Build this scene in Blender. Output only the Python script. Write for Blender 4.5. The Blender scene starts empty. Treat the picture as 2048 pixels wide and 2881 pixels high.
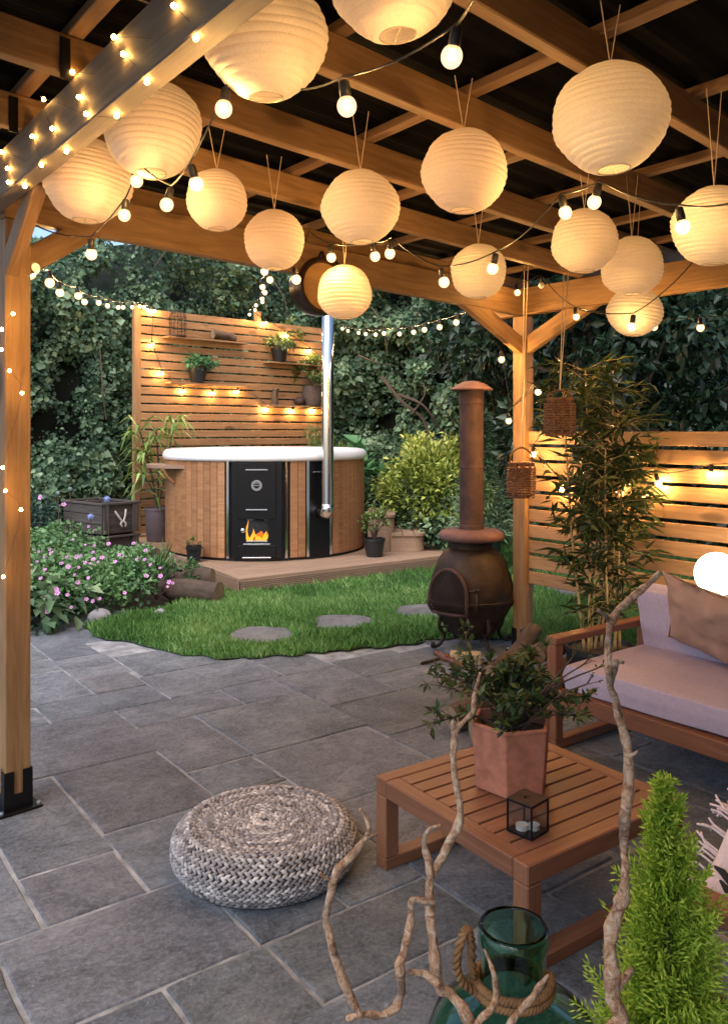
import bpy, bmesh, math, random
import numpy as np
from mathutils import Vector, Matrix
R = math.radians
random.seed(7); rng = np.random.default_rng(7)
sc = bpy.context.scene
col = sc.collection

# ------------------------------------------------------------------ camera, sky, exposure
EYE = 1.5; FPX = 2320.0; HOR = 1215.0          # eye height (m), focal length and horizon row of the photograph
cam_d = bpy.data.cameras.new('camera'); cam = bpy.data.objects.new('camera', cam_d); col.objects.link(cam)
cam.location = (0, 0, EYE); cam.rotation_euler = (R(90), 0, 0)
cam_d.sensor_fit = 'VERTICAL'; cam_d.sensor_height = 24.0; cam_d.lens = FPX/2881*24.0
cam_d.shift_y = -(1440.5-HOR)/2881; cam_d.clip_start = 0.05; cam_d.clip_end = 400
sc.camera = cam
world = bpy.data.worlds.new('World'); sc.world = world; world.use_nodes = True
wn = world.node_tree.nodes; wl = world.node_tree.links
sky = wn.new('ShaderNodeTexSky'); sky.sky_type = 'NISHITA'; sky.sun_disc = False
SUN_EL, SUN_ROT = 54.0, 205.0
sky.sun_elevation = R(SUN_EL); sky.sun_rotation = R(SUN_ROT); sky.air_density = 1.0; sky.dust_density = 1.5; sky.ozone_density = 2.0
bg = wn['Background']; wl.new(sky.outputs[0], bg.inputs[0]); bg.inputs[1].default_value = 0.15
sun_d = bpy.data.lights.new('sun', 'SUN'); sun_d.energy = 1.7; sun_d.angle = R(50); sun_d.color = (1, .97, .93)
sun = bpy.data.objects.new('sun', sun_d); col.objects.link(sun)
sdir = Vector((math.sin(R(SUN_ROT))*math.cos(R(SUN_EL)), math.cos(R(SUN_ROT))*math.cos(R(SUN_EL)), math.sin(R(SUN_EL))))
sun.rotation_euler = (-sdir).to_track_quat('-Z', 'Y').to_euler()
sc.view_settings.view_transform = 'Standard'; sc.view_settings.look = 'None'; sc.view_settings.gamma = 1.0
sc.view_settings.use_curve_mapping = False; sc.view_settings.exposure = 0.9
cy = sc.cycles
cy.use_denoising = True; cy.max_bounces = 6; cy.diffuse_bounces = 3; cy.glossy_bounces = 3
cy.transmission_bounces = 6; cy.transparent_max_bounces = 8; cy.sample_clamp_indirect = 4.0; cy.caustics_reflective = False; cy.caustics_refractive = False

# ------------------------------------------------------------------ helpers
def G(x, y, z=0.0):                      # a photograph pixel (2048 x 2881) whose point lies at height z
    Y = FPX*(EYE-z)/(y-HOR); return Vector(((x-1024)/FPX*Y, Y, z))
def P(x, y, Y):                          # a photograph pixel at distance Y
    return Vector(((x-1024)/FPX*Y, Y, EYE+(HOR-y)/FPX*Y))
def PD(x, y, Y): return P(x*1.2611, y*1.2611, Y)
def unit(v): return Vector(v).normalized()
WM = {}
def link(o, parent=None, M=None):
    col.objects.link(o); M = M or Matrix.Identity(4); WM[o.name] = M
    if parent is not None:
        o.parent = parent; o.matrix_parent_inverse = WM[parent.name].inverted()
    o.matrix_basis = M
    return o
def tag(o, label=None, cat=None, group=None, kind=None):
    if label: o['label'] = label
    if cat: o['category'] = cat
    if group: o['group'] = group
    if kind: o['kind'] = kind
    return o
def thing(name, label, cat, loc=(0, 0, 0), group=None):
    o = bpy.data.objects.new(name, None); o.empty_display_size = .05
    link(o, None, Matrix.Translation(loc)); return tag(o, label, cat, group)
def basis(x, up=(0, 0, 1)):
    x = unit(x); z = Vector(up); z = z-x*z.dot(x)
    if z.length < 1e-5:
        z = Vector((1, 0, 0)); z = z-x*z.dot(x)
    z.normalize(); y = z.cross(x)
    return Matrix(((x.x, y.x, z.x, 0), (x.y, y.y, z.y, 0), (x.z, y.z, z.z, 0), (0, 0, 0, 1)))
def frame(origin, x, up=(0, 0, 1)):
    return Matrix.Translation(origin) @ basis(x, up)

class MB:
    def __init__(s): s.v = []; s.f = []
    def add(s, v, f, M=None):
        n = len(s.v)
        if M is not None: v = [M @ Vector(q) for q in v]
        s.v.extend([tuple(q) for q in v]); s.f.extend([tuple(i+n for i in q) for q in f]); return s
    def box(s, c, size, M=None, b=0.0):
        v, f = cbox(size[0], size[1], size[2], b)
        return s.add([(q[0]+c[0], q[1]+c[1], q[2]+c[2]) for q in v], f, M)
    def tube(s, pts, rad, n=8, cap=True, M=None):
        v, f = tubegeo(pts, rad, n, cap); return s.add(v, f, M)
    def lathe(s, prof, n=24, M=None, close=False):
        v, f = lathegeo(prof, n, close); return s.add(v, f, M)
    def ico(s, c, r, sub=1, M=None, sc3=(1, 1, 1)):
        v, f = icogeo(sub); return s.add([(c[0]+q[0]*r*sc3[0], c[1]+q[1]*r*sc3[1], c[2]+q[2]*r*sc3[2]) for q in v], f, M)
    def prism(s, poly, z0, z1, M=None):
        n = len(poly); v = [(p[0], p[1], z0) for p in poly]+[(p[0], p[1], z1) for p in poly]
        f = [tuple(range(n-1, -1, -1)), tuple(range(n, 2*n))]+[(i, (i+1) % n, n+(i+1) % n, n+i) for i in range(n)]
        return s.add(v, f, M)
    def mesh(s, name, smooth=False):
        me = bpy.data.meshes.new(name); me.from_pydata(s.v, [], s.f); me.update()
        if smooth: me.shade_smooth()
        return me
    def build(s, name, mat, parent=None, M=None, smooth=False, auto=None):
        me = s.mesh(name, smooth); me.materials.append(mat)
        o = bpy.data.objects.new(name, me)
        if auto and smooth:
            bm = bmesh.new(); bm.from_mesh(me)
            for e in bm.edges:
                if len(e.link_faces) == 2 and e.calc_face_angle(0) > auto: e.smooth = False
            bm.to_mesh(me); bm.free()
        return link(o, parent, M)
_cb = {}
def cbox(x, y, z, b=0.0):
    x /= 2; y /= 2; z /= 2
    if b <= 0:
        v = [(sx*x, sy*y, sz*z) for sx in (-1, 1) for sy in (-1, 1) for sz in (-1, 1)]
        return v, [(0, 1, 3, 2), (4, 6, 7, 5), (0, 4, 5, 1), (2, 3, 7, 6), (0, 2, 6, 4), (1, 5, 7, 3)]
    b = min(b, x*.45, y*.45, z*.45)
    v = []; idx = {}
    for sx in (-1, 1):
        for sy in (-1, 1):
            for sz in (-1, 1):
                for k in range(3):
                    c = [sx*x, sy*y, sz*z]
                    for j in range(3):
                        if j != k: c[j] -= (sx, sy, sz)[j]*b
                    idx[(sx, sy, sz, k)] = len(v); v.append(tuple(c))
    f = []
    S = (-1, 1)
    for s_ in S:
        for k in range(3):
            a, c = [(1, 2), (2, 0), (0, 1)][k]
            def key(p, q):
                t = [0, 0, 0]; t[k] = s_; t[a] = p; t[c] = q; return idx[(t[0], t[1], t[2], k)]
            q = [key(-1, -1), key(1, -1), key(1, 1), key(-1, 1)]
            f.append(tuple(q if s_ > 0 else q[::-1]))
    for k in range(3):
        a, c = [(1, 2), (2, 0), (0, 1)][k]
        for p in S:
            for q in S:
                def key(e, kk):
                    t = [0, 0, 0]; t[k] = e; t[a] = p; t[c] = q; return idx[(t[0], t[1], t[2], kk)]
                qd = [key(-1, a), key(1, a), key(1, c), key(-1, c)]
                f.append(tuple(qd if p*q > 0 else qd[::-1]))
    for sx in S:
        for sy in S:
            for sz in S:
                t = [idx[(sx, sy, sz, k)] for k in range(3)]
                f.append(tuple(t if sx*sy*sz > 0 else t[::-1]))
    return v, f
def tubegeo(pts, rad, n=8, cap=True):
    pts = [Vector(p) for p in pts]; m = len(pts)
    if not hasattr(rad, '__len__'): rad = [rad]*m
    v = []; f = []; nrm = None
    for i, p in enumerate(pts):
        t = unit(pts[min(i+1, m-1)]-pts[max(i-1, 0)])
        if nrm is None:
            a = Vector((0, 0, 1)) if abs(t.z) < .9 else Vector((1, 0, 0)); nrm = unit(a-t*a.dot(t))
        else:
            nrm = nrm-t*nrm.dot(t); nrm = unit(nrm) if nrm.length > 1e-6 else unit(t.orthogonal())
        b = t.cross(nrm)
        for k in range(n):
            A = 2*math.pi*k/n; v.append(p+(nrm*math.cos(A)+b*math.sin(A))*rad[i])
    for i in range(m-1):
        for k in range(n):
            k2 = (k+1) % n; f.append((i*n+k, i*n+k2, (i+1)*n+k2, (i+1)*n+k))
    if cap:
        f.append(tuple(range(n-1, -1, -1))); f.append(tuple((m-1)*n+k for k in range(n)))
    return v, f
def lathegeo(prof, n=24, close=False):
    v = []; f = []; m = len(prof)
    for r, z in prof:
        for k in range(n):
            A = 2*math.pi*k/n; v.append((max(r, 1e-4)*math.cos(A), max(r, 1e-4)*math.sin(A), z))
    for i in range(m-1):
        for k in range(n):
            k2 = (k+1) % n; f.append((i*n+k, i*n+k2, (i+1)*n+k2, (i+1)*n+k))
    if close:
        for k in range(n):
            k2 = (k+1) % n; f.append(((m-1)*n+k, (m-1)*n+k2, k2, k))
    return v, f
_ico = {}
def icogeo(sub):
    if sub not in _ico:
        bm = bmesh.new(); bmesh.ops.create_icosphere(bm, subdivisions=sub, radius=1)
        bm.verts.ensure_lookup_table()
        _ico[sub] = ([tuple(v.co) for v in bm.verts], [tuple(v.index for v in f.verts) for f in bm.faces]); bm.free()
    return _ico[sub]
_bm = {}
def board(name, p0, p1, w, t, mat, parent, up=(0, 0, 1), b=.004, kind=None):
    """one piece of timber from p0 to p1: local x along its length, t across the 'up' direction, w sideways"""
    p0 = Vector(p0); p1 = Vector(p1); L = (p1-p0).length
    key = (round(L, 3), round(w, 4), round(t, 4), b, mat.name)
    if key not in _bm:
        v, f = cbox(L, w, t, b); me = bpy.data.meshes.new(name); me.from_pydata(v, [], f); me.materials.append(mat); _bm[key] = me
    o = bpy.data.objects.new(name, _bm[key])
    return link(o, parent, frame((p0+p1)/2, p1-p0, up))
def shared(name, me, parent, M):
    return link(bpy.data.objects.new(name, me), parent, M)
def smoothpath(pts, k=4):
    pts = [Vector(p) for p in pts]; out = []
    for i in range(len(pts)-1):
        a = pts[max(i-1, 0)]; b = pts[i]; c = pts[i+1]; d = pts[min(i+2, len(pts)-1)]
        for j in range(k):
            t = j/k; out.append(.5*((2*b)+(c-a)*t+(2*a-5*b+4*c-d)*t*t+(3*b-a-3*c+d)*t**3))
    out.append(pts[-1]); return out
# numpy value noise
_perm = rng.random((64, 64, 64)).astype(np.float32)
def vnoise(p):
    p = np.asarray(p, dtype=np.float64); i = np.floor(p).astype(int); f = p-i; f = f*f*(3-2*f); r = 0
    for dx in (0, 1):
        for dy in (0, 1):
            for dz in (0, 1):
                w = (f[:, 0] if dx else 1-f[:, 0])*(f[:, 1] if dy else 1-f[:, 1])*(f[:, 2] if dz else 1-f[:, 2])
                r = r+w*_perm[(i[:, 0]+dx) % 64, (i[:, 1]+dy) % 64, (i[:, 2]+dz) % 64]
    return r
def npmesh(name, V, F, attrs=None):
    me = bpy.data.meshes.new(name); V = np.ascontiguousarray(V, dtype=np.float32); F = np.ascontiguousarray(F, dtype=np.int32)
    n, k = F.shape
    me.vertices.add(len(V)); me.vertices.foreach_set('co', V.ravel())
    me.loops.add(n*k); me.loops.foreach_set('vertex_index', F.ravel())
    me.polygons.add(n); me.polygons.foreach_set('loop_start', np.arange(0, n*k, k, dtype=np.int32))
    me.update(calc_edges=True)
    for an, av in (attrs or {}).items():
        a = me.attributes.new(an, 'FLOAT', 'POINT'); a.data.foreach_set('value', np.ascontiguousarray(av, dtype=np.float32))
    return me
def nrm(a): return a/np.maximum(np.linalg.norm(a, axis=1, keepdims=True), 1e-9)
def leafgeo(C, D, N, L, W, tint, fold=.25, curl=.0, mid=.45):
    """folded leaves: base C, growing along D, facing N; two bent triangles pairs per leaf"""
    C = np.asarray(C, float); D = nrm(np.asarray(D, float)); N = np.asarray(N, float)
    N = nrm(N-D*np.sum(N*D, axis=1, keepdims=True)); S = np.cross(D, N); n = len(C)
    L = np.broadcast_to(L, (n,))[:, None]; W = np.broadcast_to(W, (n,))[:, None]
    a = C; b = C+D*L*mid+S*W*.5+N*W*fold; t = C+D*L-N*L*curl; c = C+D*L*mid-S*W*.5+N*W*fold
    V = np.stack([a, b, t, c], 1).reshape(-1, 3)
    i = np.arange(n)[:, None]*4
    F = np.concatenate([i+np.array([[0, 1, 2]]), i+np.array([[0, 2, 3]])], 0)
    return V, F, np.repeat(np.broadcast_to(tint, (n,)), 4)
def leaves(name, mat, parent, sets, M=None, kind=None):
    Vs = []; Fs = []; Ts = []; o = 0
    for V, F, T in sets:
        Vs.append(V); Fs.append(F+o); Ts.append(T); o += len(V)
    me = npmesh(name, np.concatenate(Vs), np.concatenate(Fs), {'tint': np.concatenate(Ts)}); me.materials.append(mat)
    ob = link(bpy.data.objects.new(name, me), parent, None)
    if kind: ob['kind'] = kind
    return ob

# ------------------------------------------------------------------ materials
def mat(name):
    m = bpy.data.materials.new(name); m.use_nodes = True; nt = m.node_tree
    return m, nt.nodes, nt.links, nt.nodes['Principled BSDF']
def ramp(nd, stops):
    r = nd.new('ShaderNodeValToRGB'); e = r.color_ramp.elements
    while len(e) < len(stops): e.new(.5)
    for i, (p, c) in enumerate(stops): e[i].position = p; e[i].color = (c[0], c[1], c[2], 1)
    return r
def mixc(nd, ln, fac, a, b, mode='MIX'):
    m = nd.new('ShaderNodeMix'); m.data_type = 'RGBA'; m.blend_type = mode
    for s, v in ((m.inputs[0], fac), (m.inputs[6], a), (m.inputs[7], b)):
        if hasattr(v, 'links') or hasattr(v, 'is_linked'): ln.new(v, s)
        elif isinstance(v, (int, float)): s.default_value = v
        else: s.default_value = (v[0], v[1], v[2], 1)
    return m.outputs[2]
def math_(nd, ln, op, a, b=0.0):
    m = nd.new('ShaderNodeMath'); m.operation = op
    for s, v in ((m.inputs[0], a), (m.inputs[1], b)):
        if isinstance(v, (int, float)): s.default_value = v
        else: ln.new(v, s)
    return m.outputs[0]
def coords(nd, ln, scale=(1, 1, 1), kind='Object', rnd=True):
    tc = nd.new('ShaderNodeTexCoord'); mp = nd.new('ShaderNodeMapping'); mp.inputs['Scale'].default_value = scale
    src = tc.outputs[kind]
    if rnd:
        oi = nd.new('ShaderNodeObjectInfo'); cx = nd.new('ShaderNodeCombineXYZ')
        for k, q in enumerate((37.0, 53.0, 71.0)): ln.new(math_(nd, ln, 'MULTIPLY', oi.outputs['Random'], q), cx.inputs[k])
        va = nd.new('ShaderNodeVectorMath'); va.operation = 'ADD'; ln.new(src, va.inputs[0]); ln.new(cx.outputs[0], va.inputs[1]); src = va.outputs[0]
    ln.new(src, mp.inputs[0]); return mp.outputs[0]
def noise(nd, ln, vec, scale, detail=4, rough=.55, dist=0.0):
    t = nd.new('ShaderNodeTexNoise'); ln.new(vec, t.inputs['Vector'])
    t.inputs['Scale'].default_value = scale; t.inputs['Detail'].default_value = detail; t.inputs['Roughness'].default_value = rough; t.inputs['Distortion'].default_value = dist
    return t.outputs['Fac']
def bump(nd, ln, bs, h, strength=.3, dist=.005):
    b = nd.new('ShaderNodeBump'); b.inputs['Strength'].default_value = strength; b.inputs['Distance'].default_value = dist
    ln.new(h, b.inputs['Height']); ln.new(b.outputs[0], bs.inputs['Normal'])
def wood(name, dark, light, rough=.6, grain=1.0, knots=.0, var=.25, dirt=0.0):
    m, nd, ln, bs = mat(name)
    v = coords(nd, ln, (1.6, 22*grain, 22*grain)); v2 = coords(nd, ln, (1, 1, 1))
    g = noise(nd, ln, v, 1.6, 6, .6, 1.2); g2 = noise(nd, ln, v2, 2.2, 3)
    r = ramp(nd, [(.25, dark), (.5, [(a+b)/2 for a, b in zip(dark, light)]), (.72, light)]); ln.new(g, r.inputs[0]); c = r.outputs[0]
    c = mixc(nd, ln, math_(nd, ln, 'MULTIPLY', g2, .45), c, [q*.55 for q in dark])
    oi = nd.new('ShaderNodeObjectInfo'); br = nd.new('ShaderNodeBrightContrast')
    ln.new(c, br.inputs[0])
    hsv = nd.new('ShaderNodeHueSaturation'); ln.new(c, hsv.inputs['Color'])
    ln.new(math_(nd, ln, 'ADD', math_(nd, ln, 'MULTIPLY', oi.outputs['Random'], var), 1-var/2), hsv.inputs['Value']); c = hsv.outputs[0]
    if knots > 0:
        vk = coords(nd, ln, (2.4, 7, 7)); vo = nd.new('ShaderNodeTexVoronoi'); ln.new(vk, vo.inputs['Vector']); vo.inputs['Scale'].default_value = 1.0
        kr = ramp(nd, [(.0, (1, 1, 1)), (.13, (.85, .85, .85)), (.24, (0, 0, 0))]); ln.new(vo.outputs['Distance'], kr.inputs[0])
        sel = nd.new('ShaderNodeSeparateColor'); ln.new(vo.outputs['Color'], sel.inputs[0])
        k = math_(nd, ln, 'MULTIPLY', kr.outputs[0], math_(nd, ln, 'LESS_THAN', sel.outputs[0], knots))
        c = mixc(nd, ln, math_(nd, ln, 'MULTIPLY', k, .75), c, [q*.35 for q in dark])
    if dirt > 0:
        d = noise(nd, ln, v2, 1.1, 5, .7); dr = ramp(nd, [(.48, (0, 0, 0)), (.75, (1, 1, 1))]); ln.new(d, dr.inputs[0])
        c = mixc(nd, ln, math_(nd, ln, 'MULTIPLY', dr.outputs[0], dirt), c, (.03, .03, .025))
    ln.new(c, bs.inputs['Base Color']); bs.inputs['Roughness'].default_value = rough; bs.inputs['Specular IOR Level'].default_value = .3
    bump(nd, ln, bs, g, .35, .003); return m
def plain(name, c, rough=.5, metal=0.0, nscale=0, namp=.2, bmp=0.0, spec=.5, bscale=40, rnd=0.0):
    m, nd, ln, bs = mat(name); bs.inputs['Roughness'].default_value = rough; bs.inputs['Metallic'].default_value = metal; bs.inputs['Specular IOR Level'].default_value = spec
    cc = None
    if nscale:
        v = coords(nd, ln); n = noise(nd, ln, v, nscale, 5, .6)
        r = ramp(nd, [(.3, [q*(1-namp) for q in c]), (.7, [min(1, q*(1+namp)) for q in c])]); ln.new(n, r.inputs[0]); cc = r.outputs[0]
        if rnd:
            oi = nd.new('ShaderNodeObjectInfo'); h = nd.new('ShaderNodeHueSaturation'); ln.new(cc, h.inputs['Color'])
            ln.new(math_(nd, ln, 'ADD', math_(nd, ln, 'MULTIPLY', oi.outputs['Random'], rnd), 1-rnd/2), h.inputs['Value']); cc = h.outputs[0]
        ln.new(cc, bs.inputs['Base Color'])
        if bmp: bump(nd, ln, bs, noise(nd, ln, v, bscale, 4, .6), bmp, .004)
    else: bs.inputs['Base Color'].default_value = (*c, 1)
    return m
def leafmat(name, dark, mid, light, rough=.45, trans=.25, spec=.4):
    m, nd, ln, bs = mat(name); at = nd.new('ShaderNodeAttribute'); at.attribute_name = 'tint'
    r = ramp(nd, [(0, dark), (.55, mid), (1, light)]); ln.new(at.outputs['Fac'], r.inputs[0])
    ln.new(r.outputs[0], bs.inputs['Base Color']); bs.inputs['Roughness'].default_value = rough; bs.inputs['Specular IOR Level'].default_value = spec
    tr = nd.new('ShaderNodeBsdfTranslucent'); ln.new(r.outputs[0], tr.inputs[0]); mx = nd.new('ShaderNodeMixShader'); mx.inputs[0].default_value = trans
    ln.new(bs.outputs[0], mx.inputs[1]); ln.new(tr.outputs[0], mx.inputs[2]); ln.new(mx.outputs[0], nd['Material Output'].inputs[0]); return m
def emit(name, c, s):
    m, nd, ln, bs = mat(name); e = nd.new('ShaderNodeEmission'); e.inputs[0].default_value = (*c, 1); e.inputs[1].default_value = s
    ln.new(e.outputs[0], nd['Material Output'].inputs[0]); return m
M_pine = wood('pine', (.20, .105, .044), (.39, .235, .11), .6, 1, .5, .26, .15)
M_fence = wood('fence_larch', (.26, .14, .065), (.50, .30, .15), .6, 1, .4, .34)
M_tub = wood('thermowood', (.26, .115, .05), (.50, .26, .125), .5, .8, .12, .3)
M_teak = wood('eucalyptus', (.20, .08, .042), (.32, .145, .08), .45, 1.2, 0, .18)
M_deck = wood('deck_board', (.27, .17, .115), (.42, .29, .20), .6, 1.4, 0, .2)
M_crate = wood('weathered_crate', (.045, .038, .035), (.13, .115, .105), .8, 1, .05, .3)
M_pinesky = wood('skylit_pine', (.16, .125, .095), (.27, .225, .18), .65, 1, .05, .1)  # cool sky light on the left beam is put into this greyed pine
M_bark = wood('bark', (.04, .026, .018), (.16, .115, .085), .85, .5, .0, .3)
M_cut = wood('cut_log', (.2, .13, .07), (.42, .31, .2), .8, .6, 0, .3)
M_roof = plain('roof_sheet', (.0025, .0022, .0022), .9, 0, 6, .4, spec=.08)
M_blacksteel = plain('black_steel', (.012, .012, .014), .35, .6)
M_blackpl = plain('black_plastic', (.015, .015, .017), .45)
M_galv = plain('galvanised_steel', (.45, .46, .48), .35, 1.0)
M_chrome = plain('stainless', (.72, .72, .72), .16, 1.0)
M_acryl = plain('white_acrylic', (.85, .86, .88), .25)
M_rust = plain('rusted_iron', (.062, .030, .023), .75, .1, 9, .55, .4)
M_rustp = plain('pale_rust', (.15, .075, .066), .75, .1, 11, .35, .4)
M_iron = plain('cast_iron', (.04, .026, .019), .55, .5, 7, .6, .5, .4, 60)
M_paperrope = plain('cotton_string', (.55, .42, .28), .8)
M_rope = plain('jute_rope', (.22, .115, .05), .9, 0, 40, .4, .6, .2, 150)
M_cable = plain('rubber_cable', (.012, .011, .01), .5)
M_soil = plain('soil', (.045, .032, .022), .95, 0, 30, .6, .8)
M_lilac = plain('lilac_cushion_fabric', (.47, .40, .50), .9, 0, 60, .08, .3, .1, 400)
M_pillow = plain('beige_velvet', (.40, .255, .19), .75, 0, 12, .12, .2, .3, 300)
M_throw = plain('pale_pink_wool', (.75, .60, .58), .95, 0, 30, .1, .5, .1, 200)
M_throwdk = plain('black_wool', (.02, .02, .022), .95)
M_terra = plain('terracotta', (.42, .17, .105), .85, 0, 22, .25, .3, .2, 70)
M_mauvepot = plain('mauve_pot', (.13, .10, .115), .6, 0, 8, .15)
M_greenpot = plain('dark_green_pot', (.02, .045, .04), .5, 0, 8, .2)
M_wicker = plain('wicker', (.17, .085, .045), .8, 0, 60, .45, .4, .2, 120)
M_candle = plain('candle_wax', (.8, .78, .74), .4)
M_globethistle = plain('thistle_blue', (.22, .28, .55), .8, 0, 60, .3)
M_mortar = plain('mortar', (.27, .275, .285), .95, 0, 9, .45, .8, .2, 90)
M_brick = plain('fire_brick', (.42, .32, .19), .9, 0, 40, .2, .4)
M_pebble = plain('garden_stone', (.3, .3, .31), .85, 0, 9, .3, .5)
M_varnish = plain('varnished_handle', (.14, .045, .02), .25, 0, 9, .4)
M_stake = plain('cane', (.42, .30, .13), .6, 0, 20, .3)
M_barrel = wood('barrel_head', (.40, .20, .06), (.6, .36, .14), .5, .6, 0, .1)
M_barreldk = plain('dark_barrel_hoop', (.03, .014, .008), .3, .3, 8, .4)
M_stem = plain('woody_stem', (.075, .05, .035), .85, 0, 30, .4)
M_drift = None
def stone(name, c1, c2, c3, rnd=.32):
    m, nd, ln, bs = mat(name); v = coords(nd, ln, (1, 1, 1)); vs = coords(nd, ln, (1, 3.5, 1))
    a = noise(nd, ln, v, 3.4, 8, .72, .8); b = noise(nd, ln, vs, 8, 10, .75, .7); c = noise(nd, ln, v, 70, 4, .7)
    r = ramp(nd, [(.36, c1), (.5, c2), (.64, c3)]); ln.new(a, r.inputs[0])
    br_ = ramp(nd, [(.38, (0, 0, 0)), (.66, (1, 1, 1))]); ln.new(b, br_.inputs[0])
    k = mixc(nd, ln, math_(nd, ln, 'MULTIPLY', br_.outputs[0], .55), r.outputs[0], [q*.6 for q in c1])
    wm = noise(nd, ln, v, 1.7, 4, .6); wr = ramp(nd, [(.52, (0, 0, 0)), (.70, (1, 1, 1))]); ln.new(wm, wr.inputs[0])
    k = mixc(nd, ln, math_(nd, ln, 'MULTIPLY', wr.outputs[0], .45), k, (c2[0]*1.18, c2[1]*1.10, c2[2]*1.04))
    cr1 = ramp(nd, [(.42, (0, 0, 0)), (.66, (1, 1, 1))]); ln.new(c, cr1.inputs[0]); k = mixc(nd, ln, math_(nd, ln, 'MULTIPLY', cr1.outputs[0], .38), k, [q*1.3 for q in c3])
    d_ = noise(nd, ln, v, 26, 6, .75, .5); cr2 = ramp(nd, [(.50, (0, 0, 0)), (.68, (1, 1, 1))]); ln.new(d_, cr2.inputs[0]); k = mixc(nd, ln, math_(nd, ln, 'MULTIPLY', cr2.outputs[0], .5), k, [q*.5 for q in c1])
    sp = nd.new('ShaderNodeTexVoronoi'); sp.inputs['Scale'].default_value = 34; ln.new(v, sp.inputs['Vector'])
    sr = ramp(nd, [(.03, (1, 1, 1)), (.10, (0, 0, 0))]); ln.new(sp.outputs['Distance'], sr.inputs[0])
    sel = nd.new('ShaderNodeSeparateColor'); ln.new(sp.outputs['Color'], sel.inputs[0])
    k = mixc(nd, ln, math_(nd, ln, 'MULTIPLY', math_(nd, ln, 'MULTIPLY', sr.outputs[0], math_(nd, ln, 'LESS_THAN', sel.outputs[1], .3)), .7), k, (.5, .5, .48))
    oi = nd.new('ShaderNodeObjectInfo'); h = nd.new('ShaderNodeHueSaturation'); ln.new(k, h.inputs['Color'])
    ln.new(math_(nd, ln, 'ADD', math_(nd, ln, 'MULTIPLY', oi.outputs['Random'], rnd), 1-rnd/2), h.inputs['Value'])
    tv = math_(nd, ln, 'FRACT', math_(nd, ln, 'MULTIPLY', oi.outputs['Random'], 7.31)); tr_ = ramp(nd, [(0, (1.05, .99, .99)), (.35, (1, 1, 1)), (.7, (.97, 1.0, 1.04)), (1, (1.02, 1.02, .97))]); ln.new(tv, tr_.inputs[0])
    ln.new(mixc(nd, ln, 1.0, k, tr_.outputs[0], 'MULTIPLY'), h.inputs['Color'])
    ln.new(h.outputs[0], bs.inputs['Base Color']); bs.inputs['Roughness'].default_value = .62; bs.inputs['Specular IOR Level'].default_value = .35
    s = math_(nd, ln, 'ADD', math_(nd, ln, 'MULTIPLY', b, 1.0), math_(nd, ln, 'ADD', math_(nd, ln, 'MULTIPLY', a, 1.4), math_(nd, ln, 'ADD', math_(nd, ln, 'MULTIPLY', c, .3), math_(nd, ln, 'MULTIPLY', d_, .5))))
    bump(nd, ln, bs, s, .9, .02); return m
M_slab = stone('sandstone', (.095, .106, .124), (.17, .187, .214), (.265, .283, .31))
M_step = stone('stepping_stone', (.12, .12, .125), (.18, .178, .185), (.24, .235, .24), .15)
def driftwood():
    m, nd, ln, bs = mat('driftwood'); v = coords(nd, ln, (1, 1, 1)); vs = coords(nd, ln, (30, 30, 6))
    a = noise(nd, ln, v, 55, 7, .72, 1.4); b = noise(nd, ln, vs, 5, 6, .65)
    r = ramp(nd, [(.32, (.08, .042, .026)), (.42, (.34, .17, .09)), (.52, (.56, .34, .20)), (.64, (.74, .58, .43))]); ln.new(a, r.inputs[0])
    g_ = noise(nd, ln, v, 14, 4, .6); gr_ = ramp(nd, [(.52, (0, 0, 0)), (.62, (1, 1, 1))]); ln.new(g_, gr_.inputs[0])
    k = mixc(nd, ln, math_(nd, ln, 'MULTIPLY', gr_.outputs[0], .65), r.outputs[0], (.10, .075, .06))
    k = mixc(nd, ln, math_(nd, ln, 'MULTIPLY', b, .22), k, (.08, .05, .035))
    ln.new(k, bs.inputs['Base Color']); bs.inputs['Roughness'].default_value = .75
    bump(nd, ln, bs, math_(nd, ln, 'ADD', a, b), .9, .006); return m
M_drift = driftwood()
def paper():
    m, nd, ln, bs = mat('lantern_paper'); v = coords(nd, ln); n = noise(nd, ln, v, 30, 5, .6)
    oi = nd.new('ShaderNodeObjectInfo'); cr_ = ramp(nd, [(0, (.84, .70, .60)), (.5, (.88, .79, .67)), (1, (.90, .84, .72))]); ln.new(oi.outputs['Random'], cr_.inputs[0])
    r = ramp(nd, [(.3, (.84, .84, .84)), (.7, (1, 1, 1))]); ln.new(n, r.inputs[0]); r_o = mixc(nd, ln, 1.0, cr_.outputs[0], r.outputs[0], 'MULTIPLY')
    df = nd.new('ShaderNodeBsdfDiffuse'); tr = nd.new('ShaderNodeBsdfTranslucent'); mx = nd.new('ShaderNodeMixShader'); mx.inputs[0].default_value = .38
    ln.new(r_o, df.inputs[0]); ln.new(r_o, tr.inputs[0]); ln.new(df.outputs[0], mx.inputs[1]); ln.new(tr.outputs[0], mx.inputs[2])
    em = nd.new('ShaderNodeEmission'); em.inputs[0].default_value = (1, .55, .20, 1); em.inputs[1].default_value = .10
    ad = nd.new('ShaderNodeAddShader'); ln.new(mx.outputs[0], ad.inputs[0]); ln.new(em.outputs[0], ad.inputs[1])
    ln.new(ad.outputs[0], nd['Material Output'].inputs[0]); m.cycles.emission_sampling = 'NONE'; return m
M_paper = paper()
WARM = (1.0, .54, .165)
M_bulb = emit('festoon_filament', WARM, 900)
M_bulbfar = emit('garden_filament', (1.0, .55, .18), 1150)
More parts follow.
